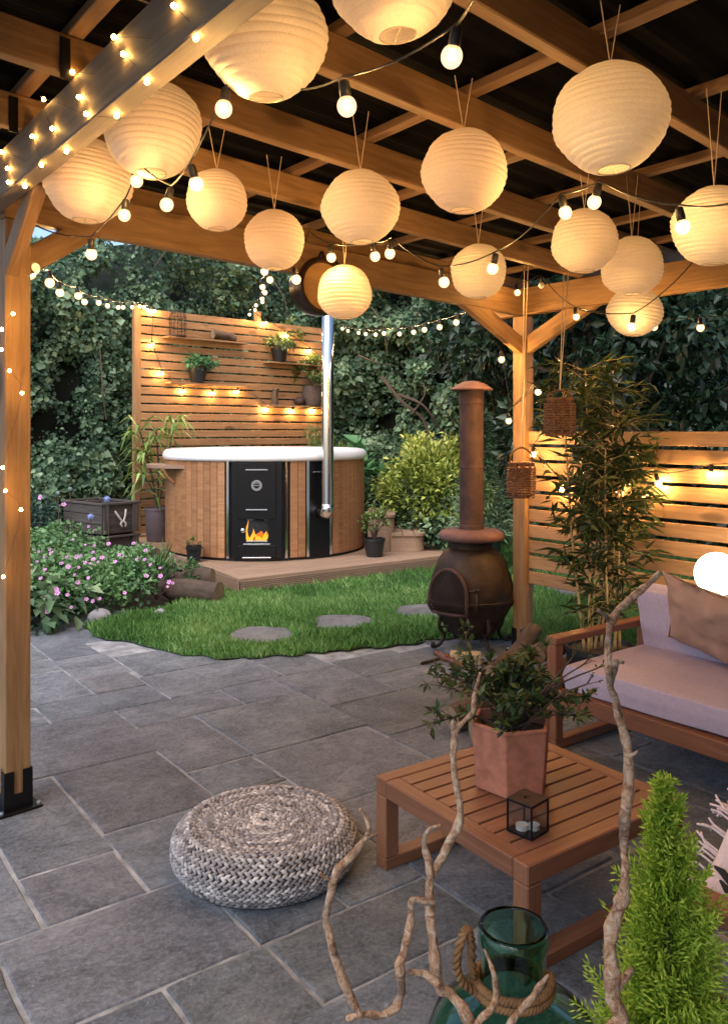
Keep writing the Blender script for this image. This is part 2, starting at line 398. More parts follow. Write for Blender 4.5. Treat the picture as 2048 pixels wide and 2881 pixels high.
def bulbglass():
    m, nd, ln, bs = mat('frosted_bulb_glass'); t = nd.new('ShaderNodeBsdfTransparent'); e = nd.new('ShaderNodeEmission'); e.inputs[0].default_value = (1, .60, .27, 1); e.inputs[1].default_value = .75
    a = nd.new('ShaderNodeAddShader'); ln.new(t.outputs[0], a.inputs[0]); ln.new(e.outputs[0], a.inputs[1]); ln.new(a.outputs[0], nd['Material Output'].inputs[0]); m.cycles.emission_sampling = 'NONE'; return m
M_bulbglass = bulbglass()
M_fairy = emit('fairy_light_glow', (1.0, .52, .13), 90)
M_globe = emit('globe_lamp_glow', (1.0, .72, .42), 14)
M_flame = emit('flame', (1.0, .14, .006), 1.25)
M_flame2 = emit('flame_core', (1.0, .33, .025), 1.6)
M_bulboff = plain('unlit_bulb_glass', (.6, .6, .6), .05)
def glass(name, c, rough=.02):
    m, nd, ln, bs = mat(name); bs.inputs['Base Color'].default_value = (*c, 1); bs.inputs['Transmission Weight'].default_value = 1; bs.inputs['Roughness'].default_value = rough; bs.inputs['IOR'].default_value = 1.45
    return m
M_greenglass = glass('green_bottle_glass', (.36, .70, .55))
def pane():
    m, nd, ln, bs = mat('thin_glass'); t = nd.new('ShaderNodeBsdfTransparent'); t.inputs[0].default_value = (.86, .88, .88, 1); g = nd.new('ShaderNodeBsdfGlossy'); g.inputs['Roughness'].default_value = .03
    mx = nd.new('ShaderNodeMixShader'); mx.inputs[0].default_value = .06; ln.new(t.outputs[0], mx.inputs[1]); ln.new(g.outputs[0], mx.inputs[2])
    ln.new(mx.outputs[0], nd['Material Output'].inputs[0]); return m
M_pane = pane()
L_ivy = leafmat('ivy_leaf', (.024, .055, .028), (.085, .165, .085), (.32, .44, .25))
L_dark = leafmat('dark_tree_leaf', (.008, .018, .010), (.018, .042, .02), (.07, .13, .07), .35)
L_grass = leafmat('grass_blade', (.045, .12, .028), (.15, .34, .085), (.42, .58, .22), .5, .3)
L_bed = leafmat('cranesbill_leaf', (.025, .07, .025), (.085, .20, .065), (.22, .38, .16))
L_spirea = leafmat('golden_shrub_leaf', (.06, .11, .025), (.26, .34, .06), (.62, .66, .18))
L_lime = leafmat('broad_leaf', (.04, .11, .05), (.08, .22, .09), (.16, .36, .16))
L_bamboo = leafmat('bamboo_leaf', (.016, .03, .014), (.05, .08, .025), (.20, .22, .06), .4)
L_cyp = leafmat('cypress_spray', (.05, .11, .01), (.24, .40, .03), (.60, .70, .10), .55, .3)
L_azalea = leafmat('azalea_leaf', (.018, .035, .012), (.045, .09, .025), (.15, .21, .09), .4)
L_pot = leafmat('pot_plant_leaf', (.04, .07, .02), (.12, .19, .05), (.28, .36, .12))
L_strap = leafmat('strap_leaf', (.07, .13, .03), (.20, .32, .08), (.45, .55, .18))
M_petal = plain('pink_petal', (.56, .25, .52), .6, 0, 30, .25, rnd=.5)

# ------------------------------------------------------------------ ground
def sheet(name, poly, z, m, kind='structure'):
    mb = MB(); mb.add([(p[0], p[1], z) for p in poly], [tuple(range(len(poly)))])
    o = mb.build(name, m); o['kind'] = kind; return o
sheet('ground', [(-70, -70), (70, -70), (70, 70), (-70, 70)], -.05, M_soil)
aP = R(53.3); UP = Vector((math.sin(aP), math.cos(aP), 0)); VP = Vector((-math.cos(aP), math.sin(aP), 0))
def inpoly(pts, poly):
    x, y = pts[:, 0], pts[:, 1]; ins = np.zeros(len(pts), bool); n = len(poly)
    for i in range(n):
        x1, y1 = poly[i][0], poly[i][1]; x2, y2 = poly[(i+1) % n][0], poly[(i+1) % n][1]
        c = ((y1 > y) != (y2 > y)) & (x < (x2-x1)*(y-y1)/((y2-y1) or 1e-9)+x1); ins ^= c
    return ins
edge = [G(*q) for q in [(235, 1768), (300, 1799), (400, 1815), (480, 1838), (560, 1850), (656, 1856), (730, 1850), (830, 1846), (880, 1838), (960, 1834), (1010, 1826), (1090, 1822), (1160, 1812), (1225, 1800), (1330, 1797), (1440, 1800), (1520, 1812), (1650, 1828), (1800, 1836)]]
edge = smoothpath(edge, 3)
lawn_poly = [Vector((p.x+.02*math.sin(i*2.1)+.015*math.sin(i*5.3), p.y+.03*math.sin(i*1.7), 0)) for i, p in enumerate(edge)]
lawn_poly += [Vector(q) for q in [(7, 5.5, 0), (9, 14, 0), (-1, 14, 0), (-2.2, 10.2, 0)]]+[G(*q) for q in [(640, 1672), (560, 1694), (470, 1716), (380, 1736), (300, 1752)]]
M_lawn = plain('lawn_soil', (.035, .07, .018), .95, 0, 25, .4)
lawn = sheet('lawn', lawn_poly, .006, M_lawn)
stones = []
for (x0, x1, y0, y1) in [(645, 825, 1772, 1819), (883, 1048, 1738, 1779), (1113, 1300, 1708, 1745), (1545, 1650, 1655, 1686)]:
    c = G((x0+x1)/2, (y0+y1)/2); rx = (x1-x0)/2/FPX*c.y; ry = abs(G(1024, y0).y-G(1024, y1).y)/2
    poly = []
    ph = random.random()*6
    for k in range(22):
        A = 2*math.pi*k/22; ca, sa = math.cos(A), math.sin(A)
        q = (abs(ca)**2.6+abs(sa)**2.6)**(-1/2.6)*(1+.05*math.sin(3*A+ph)+.03*math.sin(5*A+2*ph)); poly.append((c.x+ca*rx*q, c.y+sa*ry*q))
    stones.append(poly)
labs = ['irregular grey stepping stone closest to the patio paving', 'grey stepping stone in the lawn, between two other stepping stones', 'grey stepping stone in the lawn beside the chiminea', 'grey stepping stone in the lawn beyond the slatted fence']
for poly, lb in zip(stones, labs):
    mb = MB(); mb.prism(poly, -.02, .028); cx = sum(p[0] for p in poly)/22; cyy = sum(p[1] for p in poly)/22
    mb.v = [(v[0]-cx, v[1]-cyy, v[2]) for v in mb.v]
    tag(mb.build('stepping_stone', M_step, None, Matrix.Translation((cx, cyy, 0))), lb, 'stepping stone', 'stepping stones set in the lawn')
# grass blades
def grass(n, poly, box, hmin, hmax, avoid=()):
    pts = np.column_stack([rng.uniform(box[0], box[1], n), rng.uniform(box[2], box[3], n)])
    pts = pts[inpoly(pts, poly)]
    for a in avoid: pts = pts[~inpoly(pts, a)]
    return pts
deckC0 = Vector((-1.145, 7.63, 0)); deckC1 = Vector((1.231, 9.335, 0)); deckL = unit((-math.sin(R(32)), math.cos(R(32)), 0)); deckU = unit(deckC1-deckC0)
deckC2 = deckC0+deckL*3.9; deckC3 = deckC1+deckL*3.9
gp = np.concatenate([grass(150000, lawn_poly, (-2.6, 3.5, 5.2, 7.6), 0, 0, stones+[[deckC0, deckC1, deckC3, deckC2]]), grass(60000, lawn_poly, (-1.5, 5.5, 7.4, 12), 0, 0, stones+[[deckC0, deckC1, deckC3, deckC2]])])
edge_np = np.array([[p.x, p.y] for p in edge])
g3 = np.column_stack([gp, np.full(len(gp), .004)]); n = len(g3)
A = rng.uniform(0, 2*np.pi, n); tl = rng.uniform(.2, .95, n); D = np.column_stack([np.cos(A)*tl, np.sin(A)*tl, np.ones(n)])
pn = vnoise(np.column_stack([gp*1.7, np.zeros(n)])); pn2 = vnoise(np.column_stack([gp*6, np.ones(n)*3]))
pn3 = vnoise(np.column_stack([gp*.8, np.ones(n)*9])); tint = np.clip(.02+.55*pn+.3*pn2+.35*(pn3 > .6)*(pn3-.5)+rng.normal(0, .22, n), 0, 1)
hh = rng.uniform(.03, .08, n)*(.6+.8*pn2)
Nn = np.column_stack([-np.sin(A), np.cos(A), rng.uniform(-.3, .3, n)])
o = leaves('grass', L_grass, None, [leafgeo(g3, D, Nn, hh, rng.uniform(.007, .014, n), tint, .1, .15, .3)], kind='stuff')
tag(o, 'short green lawn grass between the patio and the deck', 'grass')

# ------------------------------------------------------------------ patio paving, slab by slab
patio_poly = [Vector(q) for q in [(-9, -6, 0), (9, -6, 0), (9, 5.6, 0), (1.6, 6.0, 0), (.4, 6.4, 0), (-2.3, 7.0, 0), (-3.2, 6.3, 0), (-9, 3, 0)]]
patio = sheet('patio', patio_poly, -.007, M_mortar)
slabs = [(.57, 1.20, 2.115, 2.58), (.72, 1.05, 2.58, 2.91), (.72, 1.06, 2.91, 3.70), (.08, .72, 2.58, 3.20), (1.06, 1.54, 3.05, 3.70), (1.05, 1.87, 2.58, 3.05), (1.20, 1.52, 2.115, 2.58), (1.52, 1.83, 2.115, 2.735),
 (1.54, 1.87, 3.09, 3.38), (1.54, 1.87, 3.05, 3.09), (1.87, 2.52, 2.735, 3.375), (1.54, 1.89, 3.38, 4.04), (1.89, 2.55, 3.375, 4.04), (1.58, 2.20, 4.04, 4.37), (2.20, 2.55, 4.04, 4.37), (.95, 1.58, 3.70, 4.365),
 (2.55, 3.03, 3.72, 4.36), (2.53, 3.32, 3.195, 3.72), (2.52, 3.2, 2.735, 3.195), (3.03, 3.4, 3.72, 4.04), (3.03, 3.55, 4.04, 4.45), (1.905, 2.65, 4.37, 4.87), (1.59, 1.905, 4.70, 5.02), (1.25, 1.905, 4.365, 4.70), (1.25, 1.59, 4.70, 5.3),
 (.92, 1.25, 4.365, 4.66), (.57, .895, 1.5, 2.115), (.895, 1.21, 1.5, 2.115), (1.21, 1.83, 1.80, 2.115), (.08, .57, 2.115, 2.58), (1.83, 2.45, 1.8, 2.735), (1.08, 1.72, 1.3, 1.80), (1.59, 1.94, 5.02, 5.56), (1.94, 2.5, 4.87, 5.4), (2.65, 3.03, 4.36, 4.8)]
cell = .08; GX0, GY0, NX, NY = -1.6, -1.0, 110, 100
occ = np.zeros((NX, NY), bool)
def mark(s):
    a = int(round((s[0]-GX0)/cell)); b = int(round((s[1]-GX0)/cell)); c = int(round((s[2]-GY0)/cell)); d = int(round((s[3]-GY0)/cell))
    occ[max(a, 0):max(b, 0), max(c, 0):max(d, 0)] = True
for s in slabs: mark(s)
rs = random.Random(5)
for j in range(NY):
    for i in range(NX):
        if occ[i, j]: continue
        w = rs.choice([4, 6, 8, 8, 10]); h = rs.choice([4, 6, 8])
        a = 0
        while a < w and i+a < NX and not occ[i+a, j]: a += 1
        b = 0
        while b < h and j+b < NY and not occ[i:i+a, j+b].any(): b += 1
        occ[i:i+a, j:j+b] = True
        if a*b >= 2: slabs.append((GX0+i*cell, GX0+(i+a)*cell, GY0+j*cell, GY0+(j+b)*cell))
lp = np.array([[p.x, p.y] for p in lawn_poly])
deckpoly_np = None
nsl = 0
for s in slabs:
    cu, cv = (s[0]+s[1])/2, (s[2]+s[3])/2; c = UP*cu+VP*cv
    if c.y < .1 or not inpoly(np.array([[c.x, c.y]]), patio_poly)[0]: continue
    if inpoly(np.array([[c.x, c.y]]), lawn_poly)[0]: continue
    if c.x > 3.6 or c.x < -3.8 or c.y > 7: continue
    g = .0075; hw, hl = (s[1]-s[0])/2-g, (s[3]-s[2])/2-g
    if hw < .012 or hl < .012: continue
    mb = MB(); nx, ny = 7, 7; zt = rs.uniform(-.003, .003); v = []
    ring = []
    for k in range(nx): ring.append((-hw+2*hw*k/nx, -hl))
    for k in range(ny): ring.append((hw, -hl+2*hl*k/ny))
    for k in range(nx): ring.append((hw-2*hw*k/nx, hl))
    for k in range(ny): ring.append((-hw, hl-2*hl*k/ny))
    ring = [(x+rs.uniform(-.003, .003), y+rs.uniform(-.003, .003)) for x, y in ring]; m_ = len(ring)
    v = [(x-math.copysign(.004, x), y-math.copysign(.004, y), zt) for x, y in ring]+[(x, y, zt-.004-rs.random()*.002) for x, y in ring]+[(x, y, -.02) for x, y in ring]
    f = [tuple(range(m_))]+[(i, m_+i, m_+(i+1) % m_, (i+1) % m_) for i in range(m_)]+[(m_+i, 2*m_+i, 2*m_+(i+1) % m_, m_+(i+1) % m_) for i in range(m_)]
    mb.add(v, f); mb.build('paving_slab', M_slab, patio, frame(c, UP)); nsl += 1

# ------------------------------------------------------------------ pergola
VB = Vector((-math.sin(R(38)), math.cos(R(38)), 0))
PL = Vector((-1.4065, 3.237, 0)); PR = Vector((1.088, 5.586, 0)); UB = unit(PR-PL); LU = (PR-PL).length
UBp = Vector((-UB.y, UB.x, 0))
def PG(a, b, z): return PL+UB*a+VB*b+Vector((0, 0, z))
def tilt(a): return -.016*a
perg = thing('pergola', 'timber pergola with warm pine rafters and dark roof over the patio', 'pergola', PL)
zb = 2.345
def post(cn, h, mt=M_pine):
    c = cn+UB*.05+UBp*.05
    return board('post', c+Vector((0, 0, .008)), c+Vector((0, 0, h)), .1, .1, mt, perg, UBp, .004), c
pl, plc = post(PL, zb-.003); pr, prc = post(PR, zb+tilt(LU)-.003)
for pp, c in ((pl, plc), (pr, prc)):
    mb = MB(); Mx = frame(c, UB)
    mb.box((0, 0, .004), (.17, .17, .008), b=.001)
    for sx, sy, lx, ly in ((0, -1, .112, .005), (0, 1, .112, .005), (1, 0, .005, .104), (-1, 0, .005, .104)):
        mb.box((sx*.0535, sy*.0535, .037), (lx, ly, .06))
    for sx in (-1, 1):
        for sy in (-1, 1):
            mb.box((sx*.0365, sy*.0536, .1125), (.038, .0048, .091)); mb.box((sx*.0536, sy*.035, .1125), (.0048, .034, .091))
    ft = mb.build('post_shoe', M_blacksteel, pp, Mx)
    mb = MB()
    for sx in (-1, 1):
        for sy in (-1, 1): mb.lathe([(.0, .022), (.007, .022), (.009, .016), (.009, .009), (.0, .009)], 8, Matrix.Translation((sx*.072, sy*.072, 0)))
    for sz in (.05, .11, .17): mb.lathe([(0, .006), (.006, .005), (.006, 0)], 8, Matrix.Translation((-.0565, .03 if sz < .1 else -.03, sz)) @ Matrix.Rotation(R(-90), 4, 'Y'))
    mb.build('bolt', M_galv, pp, Mx)
# main beams
board('beam', PG(-.0, .05, zb+.085), PG(LU+.1, .05, zb+.085+tilt(LU)), .062, .168, M_pine, perg)
board('beam', PG(-.035, .35, 2.4525), PG(-.035, -4.6, 2.4525), .07, .165, M_pinesky, perg)
board('beam', PG(LU+.035, .35, 2.385), PG(LU+.035, -4.6, 2.385), .07, .18, M_pine, perg)
# far posts behind the viewer
for a in (.0, LU-.05):
    c = PG(a, -4.2, 0)+UB*.05; board('post', c+Vector((0, 0, .008)), c+Vector((0, 0, 2.36 if a < 1 else 2.29)), .1, .1, M_pine, perg, UBp)
# braces
board('brace', PG(.02, .05, 2.135), PG(.42, .05, 2.41), .05, .10, M_pine, perg)
board('brace', PG(.026, .03, 2.15), PG(.026, -.36, 2.42), .05, .09, M_pine, perg)
board('brace', PG(LU+.02, .05, 2.08), PG(LU-.62, .05, 2.36), .05, .11, M_pine, perg)
board('brace', PG(LU+.05, .03, 2.08), PG(LU+.05, -.58, 2.36), .05, .11, M_pine, perg)
# rafters: their place where they cross the line of sight X = 0
def raf_b(Y0):
    # b of the line through (0,Y0) along UB
    d = Vector((0, Y0, 0))-PL; det = UB.x*VB.y-UB.y*VB.x
    return (UB.x*d.y-UB.y*d.x)/det
RAF = [raf_b(q) for q in (-1.1, -.4, .32, 1.05, 1.745, 2.465, 3.225, 3.95, 4.87)]
for b_ in RAF:
    board('rafter', PG(-1.35, b_, 2.5925+tilt(-1.35)), PG(LU+.32, b_, 2.5925+tilt(LU+.32)), .045, .115, M_pine, perg)
# steel rafter ties on the camera side of the left beam
for b_ in RAF[3:8]:
    M = frame(PG(-.10, b_-.03, 2.575), UB); mb = MB(); mb.box((0, 0, 0), (.03, .004, .12)); mb.build('rafter_tie', M_blacksteel, perg, M)
# roof battens
for d in (-.27, .23, .82, 1.41, 2.0, 2.59, 3.18, 3.77, 4.3):
    a = (d-.8847)/.9958
    board('batten', PG(a, RAF[0]-.2, 2.668+tilt(a)), PG(a, RAF[-1]+.1, 2.668+tilt(a)), .05, .034, M_pine, perg)
# corrugated roof sheets
def roof():
    mb = MB(); a0, a1 = -1.5, LU+.5; b0, b1 = RAF[0]-.3, RAF[-1]+.18; n = 150; v = []; f = []
    for i in range(n+1):
        b_ = b0+(b1-b0)*i/n; dz = .010*math.sin(i*math.pi/2+.8)
        for a in (a0, a1): v.append(PG(a, b_, 2.70+dz+tilt(a)))
        for a in (a0, a1): v.append(PG(a, b_, 2.708+dz+tilt(a)))
    for i in range(n):
        k = 4*i; f += [(k, k+1, k+5, k+4), (k+2, k+6, k+7, k+3), (k, k+4, k+6, k+2), (k+1, k+3, k+7, k+5)]
    mb.add(v, f); mb.v = [tuple(Vector(q)-PL) for q in mb.v]
    return mb.build('roof_sheet', M_roof, perg, Matrix.Translation(PL))
roof()

# unseen wall added behind the viewer to darken the near patio
hw_ = thing('shade_wall', 'unseen plain wall added to shade the covered patio, opposite the garden', 'wall', PG(1.5, -5.0, 0))
board('wall_panel', PG(-1.6, -5.0, 1.6), PG(6.0, -5.0, 1.6), .2, 3.2, plain('shade_wall_coat', (.16, .15, .14), .9, 0, 4, .2), hw_, b=.01)

# ------------------------------------------------------------------ slatted fence on the right
fen = thing('slatted_fence', 'slatted larch fence fixed to the pergola post behind the sofa', 'fence', PR)
FB = PR+UB*.05
for k in range(10):
    zt = 1.46-k*.1055
    board('slat', FB-VB*.0+Vector((0, 0, zt)), FB-VB*5.2+Vector((0, 0, zt+rs.uniform(-.004, .004))), .02, .084, M_fence, fen)
for t in (1.55, 3.3, 5.0): board('fence_post', FB+UB*.05-VB*t, FB+UB*.05-VB*t+Vector((0, 0, 1.49)), .07, .07, M_fence, fen, UB)

# ------------------------------------------------------------------ deck
deck = thing('deck', 'low timber deck with ribbed edge boards under the hot tub', 'deck', deckC0)
DH = .14
def DK(u, v, z): return deckC0+deckU*u+deckL*v+Vector((0, 0, z))
LD = (deckC1-deckC0).length
nb = 26
for k in range(nb):
    v0 = .16+k*.144
    board('deck_board', DK(.15, v0+.069, DH-.012), DK(LD-.005, v0+.069, DH-.012), .138, .024, M_deck, deck)
board('border_board', DK(-.01, .07, DH-.011), DK(LD, .07, DH-.011), .14, .026, M_deck, deck)
board('border_board', DK(.065, .145, DH-.0105), DK(.065, 3.9, DH-.0105), .14, .026, M_deck, deck)
def fascia(p0, p1, out):
    mb = MB(); L = (p1-p0).length; prof = []
    for k in range(7): z = .002+k*.0165; prof += [(0, z), (.008, z+.002), (.008, z+.012), (0, z+.0145)]
    v = []; f = []
    for x in (0, L): v += [(x, -y, z) for y, z in prof]
    n = len(prof)
    for i in range(n-1): f.append((i, i+1, n+i+1, n+i))
    v += [(0, .02, .002), (0, .02, .117), (L, .02, .002), (L, .02, .117)]; q = 2*n
    f += [(0, n, q+2, q), (n-1, q+1, q+3, 2*n-1), (q, q+2, q+3, q+1)]
    mb.add(v, f); mb.build('ribbed_fascia', M_deck, deck, frame(p0, p1-p0))
fascia(DK(0, 0, 0), DK(LD, 0, 0), None)
fascia(DK(0, 3.9, 0), DK(0, .0, 0), None)

# ------------------------------------------------------------------ hot tub
TC = Vector((-1.1616, 9.8, DH)); TR = 1.165; ZT = 1.06       # stave height above the deck
tub = thing('hot_tub', 'round wood-clad hot tub with white rim and glowing firebox on the deck', 'hot tub', TC)
def tdir(th): return Vector((math.sin(R(th)), -math.cos(R(th)), 0))
def tM(th, r=0, z=0):
    o = tdir(th); return frame(TC+o*r+Vector((0, 0, z)), Vector((-o.y, o.x, 0)))     # local x to the right seen from outside, -y outward
NS = 84; dth = 360/NS
mb = MB(); hw = TR*math.sin(R(dth/2))-.002
v, f = cbox(hw*2, .03, ZT-.03, .004); mb.add([(x, y, z+(ZT+.03)/2) for x, y, z in v], f); stave = mb.mesh('stave'); stave.materials.append(M_tub)
for k in range(NS):
    th = k*dth
    t = (th+180) % 360-180
    if -13.5 < t < 17.4 or 28.5 < t < 43.5: continue
    shared('stave', stave, tub, tM(th, TR-.015))
mb = MB(); mb.lathe([(TR-.05, .03), (TR-.05, ZT)], 64); mb.build('inner_shell', M_blackpl, tub, Matrix.Translation(TC))
mb = MB(); prof = [(TR-.06, ZT-.02), (TR+.012, ZT-.012), (TR+.03, ZT+.005), (TR+.032, ZT+.035), (TR+.02, ZT+.075), (TR-.01, ZT+.098), (TR-.06, ZT+.106), (TR-.14, ZT+.10), (TR-.17, ZT+.08), (TR-.175, ZT-.2), (TR-.25, ZT-.55)]
mb.lathe(prof, 72); mb.build('rim', M_acryl, tub, Matrix.Translation(TC), True)
M_water = plain('tub_water', (.05, .12, .13), .05)
mb = MB(); mb.lathe([(0, ZT-.19), (TR-.174, ZT-.19)], 48); mb.build('water', M_water, tub, Matrix.Translation(TC))
mb = MB(); mb.lathe([(TR-.03, .0), (TR-.03, .05), (TR-.10, .05)], 48); mb.build('base_ring', M_blackpl, tub, Matrix.Translation(TC))
# front stove door
Mx = tM(2, TR-.02)
def part(name, fn, m, parent, M, smooth=False, auto=None):
    b = MB(); fn(b); return b.build(name, m, parent, M, smooth, auto)
def doorframe(b):
    W2 = .262
    zs0, zs1 = .04, ZT-.015; wx0, wx1, wz0, wz1 = -.115, .118, .218, .453
    b.box(((-W2+wx0)/2, 0, (zs0+zs1)/2), (wx0+W2, .05, zs1-zs0)); b.box(((W2+wx1)/2, 0, (zs0+zs1)/2), (W2-wx1, .05, zs1-zs0))
    b.box(((wx0+wx1)/2, 0, (zs0+wz0)/2), (wx1-wx0, .05, wz0-zs0)); b.box(((wx0+wx1)/2, 0, (wz1+zs1)/2), (wx1-wx0, .05, zs1-wz1))
door = part('stove_front', doorframe, M_blacksteel, tub, Mx)
part('door_panel', lambda b: [b.box((0, -.032, .74), (.40, .012, .58), b=.003), b.box((0, -.032, .11), (.40, .012, .12), b=.003)], M_blacksteel, door, Mx)
def firebox(b):
    b.box((0, .22, .33), (.30, .005, .30)); b.box((-.15, .12, .33), (.005, .2, .30)); b.box((.15, .12, .33), (.005, .2, .30)); b.box((0, .12, .185), (.30, .2, .005)); b.box((0, .12, .478), (.30, .2, .005))
part('firebox', firebox, plain('firelit_brick', (.28, .12, .06), .9, 0, 20, .4), tub, Mx)  # flame glow on the brick is put into its orange base colour
part('window_pane', lambda b: b.box((.0015, -.006, .3355), (.236, .004, .24)), M_pane, door, Mx)
part('window_frame', lambda b: [b.box((.0015, -.03, .461), (.26, .012, .014), b=.003), b.box((.0015, -.03, .212), (.225, .012, .016), b=.003)], M_chrome, door, Mx)
def flame(b, x, y, w, h, lean=0, z0=.19):
    pts = []; rad = []
    for k in range(9):
        t = k/8; pts.append((x+lean*t+.012*math.sin(5*t+x*40), y+.01*math.sin(7*t+x*20), z0+h*t)); rad.append(max(.0015, w*(math.sin(math.pi*min(1, t*.75+.22))**1.4)*(1-t*.55)))
    rad[-1] = .001
    b.tube(pts, rad, 8)
def flames(b):
    rf = random.Random(3)
    for (x, h, w, l) in [(-.11, .29, .034, .0), (-.09, .28, .04, .0), (-.065, .24, .042, .01), (-.04, .20, .042, .01), (-.015, .17, .042, .01), (.015, .15, .042, .0), (.045, .17, .042, .01), (.075, .21, .04, .02), (.105, .24, .034, .01), (0, .13, .046, .0), (.07, .15, .044, 0), (-.05, .15, .046, 0), (.03, .12, .046, 0)]:
        flame(b, x, rf.uniform(.05, .13), w, h, l)
part('flame', flames, M_flame, tub, Mx, True)
def flames2(b):
    rf = random.Random(8)
    for (x, h, w, l) in [(-.10, .24, .018, .0), (-.08, .19, .026, .01), (-.055, .15, .03, .01), (-.03, .11, .03, .01), (.03, .095, .028, .0), (.075, .15, .022, .02), (.10, .16, .018, .01), (0, .085, .032, .0), (.055, .10, .028, 0)]:
        flame(b, x, rf.uniform(.03, .05), w, h, l)
part('flame_core', flames2, M_flame2, tub, Mx, True)
part('burning_log', lambda b: [b.tube([(-.12, .07, .2), (.11, .12, .205)], .02, 7), b.tube([(-.09, .14, .2), (.12, .06, .215)], .018, 7)], plain('charred_log', (.05, .02, .012), .9), tub, Mx)
for z, L in ((.963, .235), (.545, .23), (.185, .285), (.045, .30)):
    part('handle_bar', lambda b: b.box((0, -.046, z), (L, .014, .014), b=.004), M_chrome, door, Mx)
part('door_knob', lambda b: b.lathe([(0, .03), (.02, .03), (.027, .02), (.025, .008), (.01, 0)], 16, Matrix.Translation((-.142, -.026, .328)) @ Matrix.Rotation(R(90), 4, 'X')), M_chrome, door, Mx, True)
def ring(b, r0, r1, y, z, n=28):
    v = []; f = []
    for k in range(n):
        A = 2*math.pi*k/n; v += [(r0*math.cos(A), y, z+r0*math.sin(A)), (r1*math.cos(A), y, z+r1*math.sin(A)), (r0*math.cos(A), y-.003, z+r0*math.sin(A)), (r1*math.cos(A), y-.003, z+r1*math.sin(A))]
    for k in range(n):
        a = 4*k; c = 4*((k+1) % n); f += [(a+2, a+3, c+3, c+2), (a+1, c+1, c+3, a+3), (a, a+2, c+2, c)]
    b.add(v, f)
def logo(b):
    ring(b, .047, .055, -.038, .80); ring(b, .034, .041, -.038, .80)
    for k in range(6): b.box((-.0225+k*.009, -.0395, .80), (.0045, .003, .011))
    for k in range(5): b.box((-.018+k*.009, -.0395, .8215), (.005, .003, .005))
part('round_emblem', logo, plain('emblem_silver', (.5, .52, .55), .4, .8), door, Mx)
for th in (-13.1, 17.1, 28.9, 43.2):
    part('edge_strip', lambda b: b.box((0, -.005, ZT/2+.015), (.03, .035, ZT-.03), b=.003), M_chrome, tub, tM(th, TR-.006))
Mf = tM(36.1, TR-.02)
fl = part('flue_panel', lambda b: b.box((0, 0, ZT/2+.01), (.265, .04, ZT-.04)), M_blacksteel, tub, Mf)
part('panel_handle', lambda b: b.box((-.045, -.035, .93), (.09, .014, .014), b=.004), M_chrome, fl, Mf)
FO = tdir(36.1); FPt = TC+FO*(TR+.155); FPt.z = 0
mb = MB(); mb.lathe([(.064, .66), (.064, .92)], 24); mb.lathe([(.0655, .92), (.0655, 1.0)], 24); mb.lathe([(.064, 1.0), (.064, 1.98)], 24); mb.lathe([(.0655, 1.98), (.0655, 2.0)], 24); mb.lathe([(.064, 2.0), (.064, 3.02), (.05, 3.02)], 24)
mb.build('flue_pipe', M_chrome, tub, Matrix.Translation(FPt), True)
part('flue_elbow', lambda b: b.tube([TC+FO*(TR-.0)+Vector((0, 0, .50)), TC+FO*(TR+.06)+Vector((0, 0, .495)), TC+FO*(TR+.12)+Vector((0, 0, .50)), TC+FO*(TR+.15)+Vector((0, 0, .535)), TC+FO*(TR+.156)+Vector((0, 0, .60))], [.06, .062, .068, .069, .067], 20), M_chrome, tub, None, True)
# side shelf
def shelf(b):
    n = 10; v = []; f = []
    for k in range(n+1):
        t = k/n; th = -84+42*t; r1 = TR+.22*math.sin(math.pi*min(1, .12+t*.95))**.5*(1 if t < .85 else 1)
        for r, z in ((TR-.005, .96), (r1, .96), (TR-.005, .995), (r1, .995)):
            d = tdir(th)*r; v.append((d.x, d.y, z))
    for k in range(n):
        a = 4*k; c = a+4; f += [(a+2, a+3, c+3, c+2), (a, c, c+1, a+1), (a+1, c+1, c+3, a+3), (a, a+2, c+2, c)]
    f += [(0, 1, 3, 2), (4*n, 4*n+2, 4*n+3, 4*n+1)]; b.add(v, f)
sh = part('side_shelf', shelf, M_deck, tub, Matrix.Translation(TC))
part('shelf_bracket', lambda b: b.tube([tdir(-52)*(TR+.14)+Vector((0, 0, .955)), tdir(-52)*(TR+.09)+Vector((0, 0, .87)), tdir(-52)*(TR+.01)+Vector((0, 0, .80))], .018, 6), M_tub, sh, Matrix.Translation(TC))

# tub steps
stp = thing('tub_steps', 'two rounded timber steps beside the hot tub', 'steps', TC+Vector((TR+.06, -.1, 0)))
def roundpoly(x0, x1, y0, y1, r=.14):
    p = [(x0, y1), (x0, y0)]
    for k in range(7): A = R(-90+90*k/6); p.append((x1-r+r*math.cos(A), y0+r+r*math.sin(A)))
    for k in range(7): A = R(90*k/6); p.append((x1-r+r*math.cos(A), y1-r+r*math.sin(A)))
    return p
for (x0, x1, h) in ((.04, .36, .42), (.30, .70, .21)):
    y0, y1 = -.50, .42; Mt = Matrix.Translation(TC+Vector((TR, 0, 0)))
    body = part('step_side', lambda b: b.prism(roundpoly(x0, x1-.015, y0+.02, y1-.02), 0.002, h-.03), M_deck, stp, Mt)
    full = roundpoly(x0-.0, x1, y0, y1)
    # top planks: slices of the rounded outline
    w = (x1-x0)/3
    for k in range(3):
        a, c = x0+w*k+.004, x0+w*(k+1)-.004; pol = []
        def ylim(x):
            r = .14
            if x <= x1-r: return y0, y1
            d = r-math.sqrt(max(0, r*r-(x-(x1-r))**2)); return y0+d, y1-d
        xs = [a+(c-a)*i/4 for i in range(5)]
        pol = [(x, ylim(x)[0]) for x in xs]+[(x, ylim(x)[1]) for x in reversed(xs)]
        part('tread_plank', lambda b: b.prism(pol, h-.028, h), M_deck, stp, Mt)

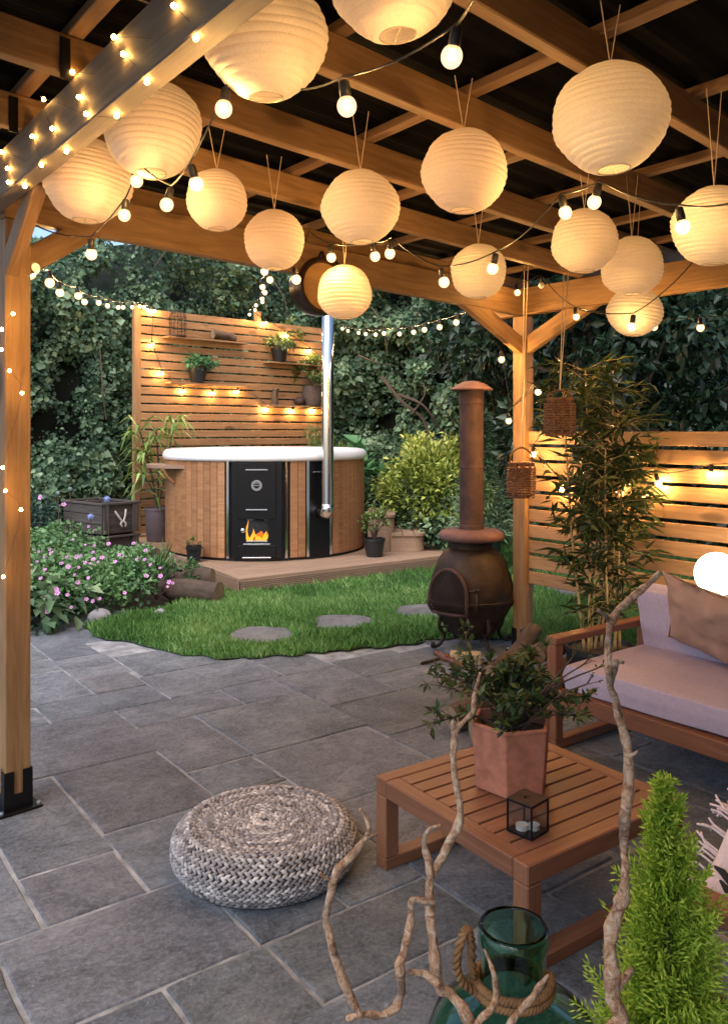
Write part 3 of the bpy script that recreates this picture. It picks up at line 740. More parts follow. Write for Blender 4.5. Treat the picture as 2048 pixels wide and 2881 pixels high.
# ------------------------------------------------------------------ slatted screen with shelves
SO = Vector((-2.906, 10.6, 0)); SL = 3.17
scr = thing('slatted_screen', 'tall slatted timber screen with plant shelves behind the hot tub', 'screen', SO)
SN = Vector((UB.y, -UB.x, 0))       # towards the viewer
def SC(x, y, out=0.0):              # pixel on the screen's front plane
    d = Vector(((x-1024)/FPX, 1, (HOR-y)/FPX)); o = SO+SN*out; t = (o-Vector((0, 0, EYE))).dot(SN)/d.dot(SN)
    return Vector((0, 0, EYE))+d*t
def SA(a, z, out=0.0): return SO+UB*a+SN*out+Vector((0, 0, z))
for k in range(27):
    zt = 3.095-.047-k*.1125
    board('slat', SA(.03, zt, -.01), SA(SL, zt+rs.uniform(-.003, .003), -.01), .02, .092, M_fence, scr)
board('screen_post', SA(0, 0, -.03), SA(0, 3.13, -.03), .07, .09, M_fence, scr, UB); board('screen_post', SA(1.93, 0, -.06), SA(1.93, 3.24, -.06), .09, .07, M_fence, scr, UB); board('screen_post', SA(SL, 0, -.06), SA(SL, 3.1, -.06), .09, .07, M_fence, scr, UB)
shelves = {}
for nme, (xa, xb, ya, yb) in dict(s1=(457, 679, 952, 966), s2=(464, 679, 1078, 1087), s3=(740, 890, 1022, 1029), s4=(735, 915, 1141, 1146)).items():
    p0 = SC(xa, ya, .0); p1 = SC(xb, yb, .0); z = (p0.z+p1.z)/2; p0.z = p1.z = z; shelves[nme] = z
    board('shelf', p0+SN*.08, p1+SN*.08, .155, .024, M_fence, scr)

# ------------------------------------------------------------------ hedges and trees
def hedge(name, label, cat, line, hts, n, size, lm, depth=.55, seed=1, clump=.42, back=True, zmin=-.05):
    r = np.random.default_rng(seed); line = np.array(line, float); hts = np.array(hts, float)
    seg = np.linalg.norm(np.diff(line, axis=0), axis=1); cum = np.concatenate([[0], np.cumsum(seg)]); tot = cum[-1]
    c = np.array([0, 0, 0.]); root = thing(name, label, cat, (float(line[:, 0].mean()), float(line[:, 1].mean()), 0))
    def at(s):
        x = np.interp(s, cum, line[:, 0]); y = np.interp(s, cum, line[:, 1]); h = np.interp(s, cum, hts)
        i = np.clip(np.searchsorted(cum, s, side='right')-1, 0, len(seg)-1); d = (line[i+1]-line[i])/seg[i][:, None]
        return np.column_stack([x, y]), h, np.column_stack([d[:, 1], -d[:, 0]])       # outward towards the viewer
    m = int(n*1.9); s = r.uniform(0, tot, m); xy, h, nn = at(s); z = r.uniform(zmin, 1.0, m)*h
    hv = h*(.92+.16*vnoise(np.column_stack([s*.9, np.zeros(m)+seed, np.zeros(m)])))
    z = r.random(m)*(hv-zmin)+zmin
    q = np.column_stack([s*.8, z*.8, np.full(m, seed*3.1)]); b1 = vnoise(q); b2 = vnoise(q*3.1+7); b3 = vnoise(q*7.3+11)
    top = np.clip((z-(hv-.9))/.9, 0, 1)
    off = (b1-.5)*depth*1.6+(b2-.5)*depth*1.0-top**2*.8-r.random(m)**2*depth*.7
    keep = (b2*.6+b3*.4) > clump*r.uniform(.55, 1.15, m); keep &= np.cumsum(keep) <= n
    xy, z, off, nn, b1, b2, b3, m2 = xy[keep], z[keep], off[keep], nn[keep], b1[keep], b2[keep], b3[keep], keep.sum()
    C = np.column_stack([xy+nn*off[:, None], z]); N = np.column_stack([nn, np.full(m2, .55)])+r.normal(0, .45, (m2, 3))
    D = np.column_stack([r.normal(0, .7, m2), r.normal(0, .4, m2), -r.random(m2)*1.1+.1])
    sz = np.clip(np.exp(r.normal(-.12, .38, m2)), .35, 1.9)*size*(.7+.6*b2)
    t = np.clip(.10+.62*b3+.5*(b2-.4)+r.normal(0, .22, m2), 0, 1)
    leaves('foliage', lm, root, [leafgeo(C, D, N, sz, sz*r.uniform(.7, 1.05, m2), t, .12, .12, .42)], kind='stuff')
    if back:
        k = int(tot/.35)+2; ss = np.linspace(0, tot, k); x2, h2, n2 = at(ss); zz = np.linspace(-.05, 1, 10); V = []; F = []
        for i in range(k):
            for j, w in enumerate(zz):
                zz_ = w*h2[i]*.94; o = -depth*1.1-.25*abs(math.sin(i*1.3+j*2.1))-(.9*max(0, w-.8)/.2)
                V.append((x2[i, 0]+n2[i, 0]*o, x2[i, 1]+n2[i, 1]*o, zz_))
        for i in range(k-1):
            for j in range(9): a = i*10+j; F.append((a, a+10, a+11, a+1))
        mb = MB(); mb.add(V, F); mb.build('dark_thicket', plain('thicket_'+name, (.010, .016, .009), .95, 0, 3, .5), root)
    return root
def stems(parent, paths, m=M_stem, name='stem'):
    for pts, r0 in paths:
        mb = MB(); pp = smoothpath(pts, 4); k = len(pp); mb.tube(pp, [r0*(1-.6*i/k) for i in range(k)], 6); mb.build(name, m, parent)
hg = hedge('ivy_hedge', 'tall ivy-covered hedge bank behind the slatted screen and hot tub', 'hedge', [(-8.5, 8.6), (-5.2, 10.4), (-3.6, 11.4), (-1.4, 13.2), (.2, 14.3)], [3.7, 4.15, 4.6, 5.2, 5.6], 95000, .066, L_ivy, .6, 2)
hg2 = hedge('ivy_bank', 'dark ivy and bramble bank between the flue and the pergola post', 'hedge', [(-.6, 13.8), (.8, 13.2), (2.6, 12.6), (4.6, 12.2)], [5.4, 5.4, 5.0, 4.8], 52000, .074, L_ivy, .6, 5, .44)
stems(hg2, [([P(1075, 1060, 12.0), P(1130, 1130, 11.9), P(1190, 1180, 11.9), P(1215, 1270, 11.9), P(1225, 1330, 12)], .03), ([P(1120, 1110, 12.0), P(1190, 1140, 11.8), P(1240, 1210, 11.9), P(1262, 1250, 12)], .022), ([P(1160, 1165, 11.9), P(1195, 1110, 11.8), P(1190, 1080, 12)], .018),
            ([P(1010, 1000, 12.2), P(1060, 1020, 12.0), P(1110, 1030, 12.1)], .012), ([P(1045, 865, 12.2), P(1075, 910, 12.0), P(1090, 1000, 12.0)], .010)])
stems(hg, [([P(300, 1180, 10.9), P(290, 1100, 10.8), P(285, 1020, 10.9), P(280, 960, 11)], .012), ([P(470, 705, 11.4), P(440, 745, 11.3), P(425, 790, 11.4)], .01), ([P(770, 790, 13), P(800, 840, 12.8), P(812, 900, 12.8)], .012)])
def tree(name, label, c, h, rad, n, size, lm, seed, zc=.62, group=None, trunk=.09):
    r = np.random.default_rng(seed); root = thing(name, label, 'tree', c, group); c = np.array(c, float)
    mb = MB(); top = c+np.array([.1, .1, h*.75]); pts = smoothpath([c, c+np.array([.06, -.04, h*.3]), top], 5); mb.tube(pts, [trunk*(1-.6*i/len(pts)) for i in range(len(pts))], 8)
    K = 26; cl = []
    for k in range(K):
        d = nrm(r.normal(0, 1, (1, 3)))[0]; rr = r.random()**.4; q = c+np.array([0, 0, h*zc])+d*np.array([rad, rad, h*(1-zc)])*rr; q[2] = max(q[2], c[2]+.35); cl.append(q)
        b = pts[min(len(pts)-1, int(len(pts)*r.uniform(.3, .95)))]; mb.tube(smoothpath([b, (b+Vector(q))/2+Vector((0, 0, -.1)), Vector(q)], 2), [trunk*.35, trunk*.25, trunk*.2, trunk*.15, .004], 5)
    mb.build('trunk', M_bark, root)
    cl = np.array(cl); i = r.integers(0, K, n); cr = rad*.42*r.uniform(.5, 1.2, K)
    d = nrm(r.normal(0, 1, (n, 3))); C = cl[i]+d*(cr[i]*r.random(n)**.45)[:, None]; C[:, 2] = np.maximum(C[:, 2], .1)
    N = d+np.array([0, 0, .7])+r.normal(0, .5, (n, 3)); D = d*.6+r.normal(0, .6, (n, 3))+np.array([0, 0, -.3]); sz = r.uniform(.6, 1.3, n)*size
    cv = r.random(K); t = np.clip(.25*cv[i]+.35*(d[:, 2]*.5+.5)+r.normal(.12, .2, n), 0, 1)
    leaves('crown', lm, root, [leafgeo(C, D, N, sz, sz*r.uniform(.35, .6, n), t, .15, .1, .45)], kind='stuff'); return root
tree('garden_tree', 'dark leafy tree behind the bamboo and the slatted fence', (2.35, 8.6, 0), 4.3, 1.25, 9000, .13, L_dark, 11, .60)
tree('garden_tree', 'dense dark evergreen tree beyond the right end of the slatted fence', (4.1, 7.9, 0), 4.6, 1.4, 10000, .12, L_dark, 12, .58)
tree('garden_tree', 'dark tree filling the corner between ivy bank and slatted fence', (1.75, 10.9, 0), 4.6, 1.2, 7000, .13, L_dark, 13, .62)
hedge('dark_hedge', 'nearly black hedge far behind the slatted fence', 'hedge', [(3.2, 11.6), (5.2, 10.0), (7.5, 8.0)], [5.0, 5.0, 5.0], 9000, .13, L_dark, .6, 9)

# ------------------------------------------------------------------ shrubs
def shrub(name, label, c, rx, rz, n, size, lm, seed, asp=.5, droop=.2, shells=30, cat='shrub', zoff=.0, nst=14, group=None):
    r = np.random.default_rng(seed); root = thing(name, label, cat, c, group); c = np.array(c, float)
    tips = []; mb = MB()
    for k in range(shells):
        A = r.uniform(0, 2*np.pi); el = r.uniform(-.15, 1.0); rr = rx*math.sqrt(max(.05, 1-max(el, 0)**2))*r.uniform(.55, 1.0)
        q = c+np.array([math.cos(A)*rr, math.sin(A)*rr, zoff+rz*(.5+.5*el)*r.uniform(.8, 1.05)]); tips.append(q)
        if k < nst: mb.tube(smoothpath([c+np.array([0, 0, .005]), c*.5+q*.5+np.array([0, 0, rz*.12]), q], 3), [.012*rx+.003, .008*rx+.003, .006*rx+.002, .005*rx+.001, .004*rx+.001, .003*rx+.001, .002], 5)
    mb.build('stem', M_stem, root)
    tips = np.array(tips); i = r.integers(0, shells, n); d = nrm(r.normal(0, 1, (n, 3))); C = tips[i]+d*(rx*.30*r.random(n)**.6)[:, None]; C[:, 2] = np.maximum(C[:, 2], c[2]+.01)
    O = nrm(C-(c+np.array([0, 0, zoff+rz*.35]))); D = O+r.normal(0, .5, (n, 3))+np.array([0, 0, -droop]); N = O*.4+np.array([0, 0, 1])+r.normal(0, .4, (n, 3)); sz = r.uniform(.6, 1.3, n)*size
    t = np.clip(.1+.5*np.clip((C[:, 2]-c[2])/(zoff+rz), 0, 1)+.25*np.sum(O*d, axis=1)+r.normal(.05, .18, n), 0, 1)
    leaves('foliage', lm, root, [leafgeo(C, D, N, sz, sz*asp, t, .15, .15, .45)], kind='stuff'); return root
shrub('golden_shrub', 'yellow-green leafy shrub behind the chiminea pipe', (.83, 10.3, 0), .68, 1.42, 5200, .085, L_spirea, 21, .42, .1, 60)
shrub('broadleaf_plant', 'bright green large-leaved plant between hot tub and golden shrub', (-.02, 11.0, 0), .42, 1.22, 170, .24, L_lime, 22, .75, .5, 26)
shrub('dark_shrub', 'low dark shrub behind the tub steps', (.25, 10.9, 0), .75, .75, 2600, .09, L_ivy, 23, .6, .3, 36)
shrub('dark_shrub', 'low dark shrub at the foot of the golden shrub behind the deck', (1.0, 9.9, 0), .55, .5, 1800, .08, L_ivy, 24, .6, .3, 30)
# small spruce
def conifer(name, label, c, h, rad, n, lm, seed, cat='shrub'):
    r = np.random.default_rng(seed); root = thing(name, label, cat, c); c = np.array(c, float); mb = MB(); mb.tube([c, c+np.array([0, 0, h])], [.02, .004], 6); mb.build('trunk', M_stem, root)
    z = r.random(n)**1.3; A = r.uniform(0, 6.283, n); rr = rad*(1-z)*r.random(n)**.5+.02; C = c+np.column_stack([np.cos(A)*rr, np.sin(A)*rr, .1+z*h*.95-.12*rr])
    D = np.column_stack([np.cos(A), np.sin(A), r.normal(.1, .3, n)])+r.normal(0, .4, (n, 3)); N = r.normal(0, 1, (n, 3))+np.array([0, 0, .8])
    leaves('foliage', lm, root, [leafgeo(C, D, N, r.uniform(.05, .11, n), .012, np.clip(rr/rad+r.normal(0, .2, n), 0, 1), .1, .05, .4)], kind='stuff'); return root
conifer('small_spruce', 'small dark green spruce behind the pergola post', (1.28, 8.9, .32), 1.35, .36, 3800, L_ivy, 31)
mb = MB(); mb.lathe([(0, .02), (.16, .02), (.20, .33), (.215, .33), (.215, .36), (.19, .36), (.18, .30), (0, .30)], 24)
tag(mb.build('plant_pot', M_greenpot, None, Matrix.Translation((1.28, 8.9, 0)), True, .6), 'dark green round pot holding the small spruce', 'pot')
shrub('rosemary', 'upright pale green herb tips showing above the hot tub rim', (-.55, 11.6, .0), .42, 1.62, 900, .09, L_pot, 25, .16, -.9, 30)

# ------------------------------------------------------------------ flower bed
def mound(seed, n):
    r = np.random.default_rng(seed); c = []
    # heights fall from the back of the bed to the lawn edge
    X = r.uniform(-4.6, -1.25, n*3); Y = r.uniform(6.15, 9.5, n*3); pts = np.column_stack([X, Y])
    bed = [(-5, 6.0), (-3.0, 6.25), (-2.35, 6.4), (-1.95, 6.7), (-1.75, 7.05), (-1.9, 7.5), (-2.25, 8.1), (-2.7, 8.5), (-5, 8.8)]
    k = inpoly(pts, bed); pts = pts[k][:n]; m = len(pts)
    edge_d = np.clip((pts[:, 1]-6.1)*.5+(-1.4-pts[:, 0])*.35, 0.05, 1.2)
    hn = vnoise(np.column_stack([pts*1.6, np.zeros(m)])); H = np.minimum(.13+.42*edge_d, .46)*(.6+.75*hn); z = H*r.random(m)**.45
    return np.column_stack([pts, z]), H, r, m
C, Hh, r_, m_ = mound(41, 20000)
bed = thing('cranesbill_bed', 'mounded cranesbill with small pink flowers beside the lawn', 'flower bed', (-2.6, 7.4, 0))
N = np.column_stack([r_.normal(0, .5, m_), r_.normal(-.35, .5, m_), np.ones(m_)]); D = r_.normal(0, .8, (m_, 3))+np.array([.0, -.3, .05])
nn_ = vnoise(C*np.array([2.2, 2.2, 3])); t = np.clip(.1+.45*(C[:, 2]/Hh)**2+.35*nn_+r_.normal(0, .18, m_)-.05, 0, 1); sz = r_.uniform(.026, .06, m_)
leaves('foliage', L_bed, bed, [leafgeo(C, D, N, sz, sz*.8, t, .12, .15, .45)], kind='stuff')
def petals():
    mb = MB()
    for k in range(5):
        A = 2*math.pi*k/5; ca, sa = math.cos(A), math.sin(A)
        def q(r_1, w, z): return (ca*r_1-sa*w, sa*r_1+ca*w, z)
        mb.add([q(.003, 0, 0), q(.016, .010, .006), q(.024, .005, .008), q(.024, -.005, .008), q(.016, -.010, .006)], [(0, 1, 2, 3, 4)])
    mb.ico((0, 0, .004), .004, 1); return mb
pm = petals().mesh('flower'); pm.materials.append(M_petal)
FL = [(640, 500), (690, 545), (650, 560), (415, 555), (325, 505), (120, 490), (95, 615), (230, 630), (295, 640), (480, 640), (605, 695), (700, 700), (845, 685), (1105, 680), (240, 745), (125, 765), (75, 740), (185, 820), (260, 785), (415, 825), (520, 820), (565, 805), (690, 775), (690, 845), (780, 830), (605, 880), (655, 890), (740, 875), (960, 800), (1000, 815), (915, 870), (1230, 755), (1140, 845), (1220, 850), (1280, 900), (1380, 935), (1385, 1020), (1475, 1080), (1510, 1090), (1455, 1130), (110, 870), (360, 890), (430, 925), (540, 930), (500, 1005), (640, 1040), (530, 1085), (190, 960), (150, 1045), (310, 1155), (320, 1195), (425, 1215), (620, 1260), (690, 1280), (755, 1255), (1015, 1195), (1240, 1020), (220, 1385), (465, 1345), (145, 205), (385, 280)]
rf = random.Random(4)
for (x, y) in FL:
    px, py = 80+x*.2709, 1350+y*.2709; zz = .5-.42*max(0, (py-1560))/170
    Yd = 6.35+(1740-py)/1740*14 if py > 1480 else 8.6
    # distance from the mound's own height so that the flower sits on top of it
    best = None
    for Yt in np.linspace(6.2, 9.3, 60):
        p = P(px, py, Yt); e = min(.13+.42*min(max((p.y-6.1)*.5+(-1.4-p.x)*.35, .05), 1.2), .46)*.98
        if p.z < e: best = p; break
    if best is None: best = P(px, py, 7.0)
    best.z = max(best.z, .05)
    M = Matrix.Translation(best) @ Matrix.Rotation(rf.uniform(0, 6), 4, 'Z') @ Matrix.Rotation(R(rf.uniform(25, 75)), 4, 'X') @ Matrix.Scale(rf.uniform(.9, 1.5), 4)
    M = Matrix.Translation(best+Vector((0, -.03, .02))) @ (Vector((rf.uniform(-.4, .4), -1, rf.uniform(.3, 1.2))).to_track_quat('Z', 'Y').to_matrix().to_4x4()) @ Matrix.Scale(rf.uniform(.5, .9), 4)
    shared('flower', pm, bed, M)
for (x, y, lb) in ((820, 200, 'blue globe thistle head in front of the crate top'), (650, 385, 'blue globe thistle head beside the crate side'), (310, 135, 'grey globe thistle head against the dark hedge'), (435, 95, 'small pale thistle head on the tallest stem')):
    p = P(80+x*.2709, 1350+y*.2709, 8.35); th = thing('globe_thistle', lb, 'flower', (p.x, p.y, 0))
    mb = MB()
    for k in range(90):
        d = nrm(np.array([[rf.gauss(0, 1), rf.gauss(0, 1), rf.gauss(0, 1)]]))[0]; dv = Vector(d); rr = .034 if x > 500 else .022
        mb.tube([p+dv*rr*.3, p+dv*rr], [.005, .0015], 4)
    mb.ico(p, .026 if x > 500 else .017, 2); mb.build('flower_head', M_globethistle if x > 500 else plain('thistle_grey', (.25, .33, .33), .8), th)
    mb = MB(); mb.tube(smoothpath([(p.x+.05, p.y, 0), (p.x+.02, p.y, p.z*.5), p], 4), .005, 5); mb.build('stem', M_pebble if False else M_stem, th)
# rounded stone by the bed edge
for (x, y, r0, lb) in ((740, 1430, .09, 'rounded grey stone at the foot of the flower bed'), (1370, 1370, .05, 'small brown stone on the soil edge near the logs')):
    p = G(80+x*.2709, 1350+(y+40)*.2709); mb = MB(); v, f = icogeo(3); nn = vnoise(np.array(v)*1.5+5)
    mb.add([(q[0]*r0*(1+.3*(w-.5)), q[1]*r0*(1+.3*(w-.5)), q[2]*r0*.7*(1+.3*(w-.5))) for q, w in zip(v, nn)], f)
    tag(mb.build('garden_stone', M_pebble, None, Matrix.Translation((p.x, p.y, r0*.4)), True), lb, 'stone')
# hosta-like low leaves and long grass at the bed's lawn edge
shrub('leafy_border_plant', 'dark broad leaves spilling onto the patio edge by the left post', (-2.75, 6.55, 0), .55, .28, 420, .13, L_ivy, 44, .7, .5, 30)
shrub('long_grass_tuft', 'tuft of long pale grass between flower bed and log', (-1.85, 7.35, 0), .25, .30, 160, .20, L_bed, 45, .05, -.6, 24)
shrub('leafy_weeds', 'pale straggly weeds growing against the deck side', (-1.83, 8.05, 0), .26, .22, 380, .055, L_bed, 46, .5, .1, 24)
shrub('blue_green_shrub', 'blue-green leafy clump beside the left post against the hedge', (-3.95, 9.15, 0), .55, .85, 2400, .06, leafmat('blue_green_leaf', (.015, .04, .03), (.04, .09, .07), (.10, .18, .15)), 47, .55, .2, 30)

# ------------------------------------------------------------------ logs by the deck corner
def log(name, p0, p1, r0, label, m=M_bark, seed=1, cut=M_cut, group=None, bumps=.12):
    p0 = Vector(p0); p1 = Vector(p1); n = 9; r = random.Random(seed); pts = [p0.lerp(p1, i/n)+Vector((r.uniform(-1, 1), r.uniform(-1, 1), r.uniform(-1, 1)))*r0*.06 for i in range(n+1)]
    v, f = tubegeo(pts, r0, 14, False); nz = vnoise(np.array([tuple(q) for q in v])*14+seed*3)
    vv = []
    for i, q in enumerate(v):
        c = pts[i//14]; vv.append(c+(q-c)*(1+bumps*2*(float(nz[i])-.5)))
    root = thing(name, label, 'log', (p0+p1)/2-Vector((0, 0, r0)), group); L = frame((p0+p1)/2, p1-p0); Li = L.inverted()
    mb = MB(); mb.add([Li @ q for q in vv], f); mb.build('bark', m, root, L, True)
    for e, k in ((0, 0), (n, n*14)):
        mb = MB(); mb.add([Li @ q for q in vv[k:k+14]], [tuple(range(14)) if e else tuple(range(13, -1, -1))]); mb.build('cut_face', cut, root, L)
    return root
def gz(x, y, z): return G(x, y, z)
log('log', P(490, 1655, 7.35), P(618, 1672, 7.12), .098, 'smooth pale birch log lying at the lawn edge by the deck corner', M_bark, 3)
log('log', P(500, 1632, 7.62)+Vector((0, 0, -.01)), P(600, 1622, 7.55), .085, 'rotten rough log behind the pale birch log', M_bark, 4, bumps=.45)
log('log', P(470, 1660, 7.55), P(520, 1690, 7.35)+Vector((0, 0, 0)), .055, 'short grey branch stump under the flower bed edge', M_bark, 5, bumps=.4)

# ------------------------------------------------------------------ crates
def crate(loc, rot, label, rope=True):
    Lx, Ly, Hz = .78, .46, .34; M0 = Matrix.Translation(loc) @ Matrix.Rotation(rot, 4, 'Z'); root = thing('wooden_crate', label, 'crate', loc, 'old crates stacked by the deck')
    X = lambda p: M0 @ Vector(p)
    nx = M0.to_3x3() @ Vector((1, 0, 0)); ny = M0.to_3x3() @ Vector((0, 1, 0))
    for s_ in (-1, 1):
        for k in range(3):
            z = .06+k*.108
            board('side_board', X((-Lx/2, s_*Ly/2, z)), X((Lx/2, s_*Ly/2, z)), .018, .10, M_crate, root); board('end_board', X((s_*(Lx/2-.03), -Ly/2+.012, z)), X((s_*(Lx/2-.03), Ly/2-.012, z)), .018, .10, M_crate, root)
        for q in (-1, 1): board('corner_batten', X((s_*(Lx/2+.002), q*(Ly/2-.045), .01)), X((s_*(Lx/2+.002), q*(Ly/2-.045), Hz)), .07, .025, M_crate, root, nx)
        board('rim_batten', X((-Lx/2-.02, s_*(Ly/2), Hz)), X((Lx/2+.02, s_*(Ly/2), Hz)), .04, .024, M_crate, root); board('rim_batten', X((s_*(Lx/2), -Ly/2, Hz+.002)), X((s_*(Lx/2), Ly/2, Hz+.002)), .04, .024, M_crate, root)
    board('base_board', X((-Lx/2+.03, 0, .012)), X((Lx/2-.03, 0, .012)), Ly-.04, .018, M_crate, root)
    if rope:
        mb = MB(); mb.tube(smoothpath([X((.40, -.08, .26)), X((.425, -.05, .2)), X((.43, .0, .14)), X((.43, .03, .2)), X((.40, .06, .27))], 4), .012, 7); mb.tube(smoothpath([X((.43, .0, .15)), X((.44, -.03, .12)), X((.435, -.01, .08))], 3), .012, 7); mb.tube(smoothpath([X((.43, .0, .15)), X((.44, .03, .12)), X((.435, .03, .08))], 3), .012, 7)
        mb.build('rope_handle', plain('pale_rope', (.42, .38, .34), .9, 0, 80, .3), root, None, True)
    return root
cr = Vector((-3.0, 9.42, 0)); crot = R(-40)
crate(cr, crot, 'dark wooden crate under the other crate, beside the deck', False)
crate(cr+Vector((.0, .0, .365)), crot, 'weathered wooden crate with rope handle, on top of another crate')

# ------------------------------------------------------------------ pots on and near the deck
def pot(name, c, r0, r1, h, m, label, n=24, soil=True, square=False, cat='pot'):
    root = thing(name, label, cat, c); mb = MB()
    mb.lathe([(0, .002), (r0, .002), (r0+.004, .012), (r1, h-.03), (r1+.006, h-.028), (r1+.006, h), (r1-.008, h), (r1-.012, h-.03), (0, h-.03)] if not square else [(0, .002), (r0, .002), (r1, h), (r1-.01, h), (r1-.012, h-.03), (0, h-.03)], 4 if square else n, Matrix.Rotation(R(45+12), 4, 'Z') if square else None)
    mb.build('pot_body', m, root, Matrix.Translation(c), not square, .7)
    mb = MB(); mb.lathe([(0, h-.022), (r1-.016, h-.024)], n); mb.build('soil', M_soil, root, Matrix.Translation(c)); return root
pc = P(444, 1500, 10.25); pc.z = DH
pot('plant_pot', pc, .125, .155, .42, M_mauvepot, 'tall mauve-grey pot standing between crates and hot tub')
def strap_plant(name, label, base, heads, stem_r, seed, L=.34, W=.035, lm=L_strap, per=34, cat='plant', group=None):
    r = np.random.default_rng(seed); root = thing(name, label, cat, base, group); sets = []; mb = MB()
    for (hp, n) in heads:
        hp = Vector(hp); mb.tube(smoothpath([base, base.lerp(hp, .5)+Vector((.02, 0, .03)), hp], 4), stem_r, 6)
        A = r.uniform(0, 6.283, n); up = r.uniform(-.5, 1.1, n); D = np.column_stack([np.cos(A), np.sin(A), up]); C = np.array(hp)+np.column_stack([np.zeros(n), np.zeros(n), r.uniform(-.16, .06, n)])
        N = np.column_stack([-np.cos(A)*up, -np.sin(A)*up, np.ones(n)]); ll = L*r.uniform(.6, 1.15, n); D = nrm(D)
        # two-piece arching leaf: first half up and out, second half drooping
        T = np.clip(r.normal(.5, .25, n), 0, 1)
        M1 = C+D*(ll*.55)[:, None]; D2 = nrm(D+np.array([0, 0, -1.0])*r.uniform(.5, 1.4, n)[:, None])
        sets.append(leafgeo(C, D, N, ll*.62, W, T, .1, .0, .8)); sets.append(leafgeo(M1, D2, N, ll*.55, W*1.0, np.clip(T+.1, 0, 1), .1, .1, .15))
    mb.build('stem', M_stem, root); leaves('foliage', lm, root, sets, kind='stuff'); return root
strap_plant('strap_leaf_plant', 'tall yellow-green strap-leaved plant in the mauve-grey pot', pc+Vector((0, 0, .39)), [(P(405, 1270, 10.2), 34), (P(410, 1345, 10.2), 30), (P(395, 1215, 10.25), 20), (P(488, 1195, 10.1), 20), (P(440, 1210, 10.3), 18)], .011, 51, .42, .04)
c_ = P(546, 1566, 8.62); c_.z = DH
pot('plant_pot', c_, .085, .115, .17, M_blackpl, 'small square black pot in front of the hot tub', square=True)
shrub('seedling', 'tiny sparse seedlings in the square black pot', (c_.x, c_.y, c_.z+.14), .06, .10, 60, .04, L_pot, 52, .3, -.2, 8, 'plant')
c_ = P(1053, 1560, 9.0); c_.z = DH
pot('plant_pot', c_, .085, .115, .20, M_blackpl, 'glossy black round pot in front of the tub steps')
shrub('potted_shrub', 'twiggy yellow-green shrub in the glossy black pot', (c_.x, c_.y, c_.z+.17), .17, .34, 800, .032, L_pot, 53, .6, -.1, 40, 'shrub', nst=30)

# ------------------------------------------------------------------ things on the screen's shelves
def onshelf(s, x, out=.085):
    z = shelves[s]+.012; p = SC(x, 1000, out); p.z = z; return p
p = onshelf('s1', 501); bc = thing('birdcage', 'dark wire birdcage on the top left shelf of the screen', 'birdcage', p); mb = MB()
for k in range(14):
    A = 2*math.pi*k/14; ca, sa = math.cos(A)*.11, math.sin(A)*.11
    mb.tube([p+Vector((ca, sa, 0)), p+Vector((ca, sa, .26)), p+Vector((ca*.85, sa*.85, .31)), p+Vector((ca*.45, sa*.45, .345)), p+Vector((0, 0, .355))], .0035, 4)
for z in (.008, .09, .17, .26): mb.tube([p+Vector((math.cos(2*math.pi*k/20)*.11, math.sin(2*math.pi*k/20)*.11, z)) for k in range(21)], .004, 4)
mb.build('wire', plain('dark_wire', (.03, .015, .012), .6), bc)
mb = MB(); mb.lathe([(0, .004), (.11, .004), (.11, .02), (0, .02)], 16); mb.build('cage_floor', plain('cage_floor', (.03, .02, .016), .8), bc, Matrix.Translation(p))
p = onshelf('s1', 627); log('driftwood_log', p+UB*-.16+Vector((0, 0, .085)), p+UB*.19+Vector((0, 0, .06)), .062, 'rough pale log lying on the top left shelf', M_bark, 9, bumps=.4)
for s_, x, lb1, lb2, sd in (('s2', 557, 'black hanging-sided pot on the lower left shelf', 'bright green trailing plant on the lower left shelf', 61), ('s3', 787, 'black pot on the upper right shelf', 'green trailing plant on the upper right shelf', 62)):
    p = onshelf(s_, x, .09); pot('plant_pot', p, .085, .125, .20, M_blackpl, lb1)
    shrub('trailing_plant', lb2, (p.x, p.y, p.z+.17), .23, .17, 480, .062, L_lime if sd == 61 else L_pot, sd, .5, .6, 26, 'plant')
p = onshelf('s4', 878, .09); mb = MB(); mb.lathe([(0, .002), (.12, .002), (.15, .08), (.155, .16), (.14, .30), (.13, .30), (.13, .26), (0, .26)], 20)
bk = thing('basket_pot', 'two-tone grey woven basket on the lower right shelf', 'pot', p); mb.build('basket', plain('woven_grey', (.12, .09, .075), .9, 0, 50, .4, .6, .2, 140), bk, Matrix.Translation(p), True, .7)
shrub('bushy_pot_plant', 'bushy yellow-green plant in the woven basket by the flue', (p.x, p.y, p.z+.27), .30, .42, 700, .07, L_pot, 63, .5, .2, 34, 'plant')
p = onshelf('s4', 843, .08); mb = MB(); v, f = icogeo(3); mb.add([(q[0]*.085, q[1]*.085, q[2]*.065) for q in v], f); tag(mb.build('dark_pebble', plain('dark_stone', (.055, .03, .022), .7, 0, 12, .4), None, Matrix.Translation(p+Vector((0, 0, .064))), True), 'dark rounded stone beside the woven basket', 'stone')
p = onshelf('s4', 772, .07); log('driftwood_log', p+Vector((0, 0, .0)), p+Vector((.02, 0, .24)), .05, 'upright piece of driftwood on the lower right shelf', M_bark, 10, bumps=.4)
p = SC(815, 905, .02); p.z = 3.1; shrub('trailing_plant', 'small plant peeping over the top edge of the screen', (p.x, p.y+.25, 2.75), .25, .42, 260, .07, L_pot, 64, .5, .2, 20, 'plant')

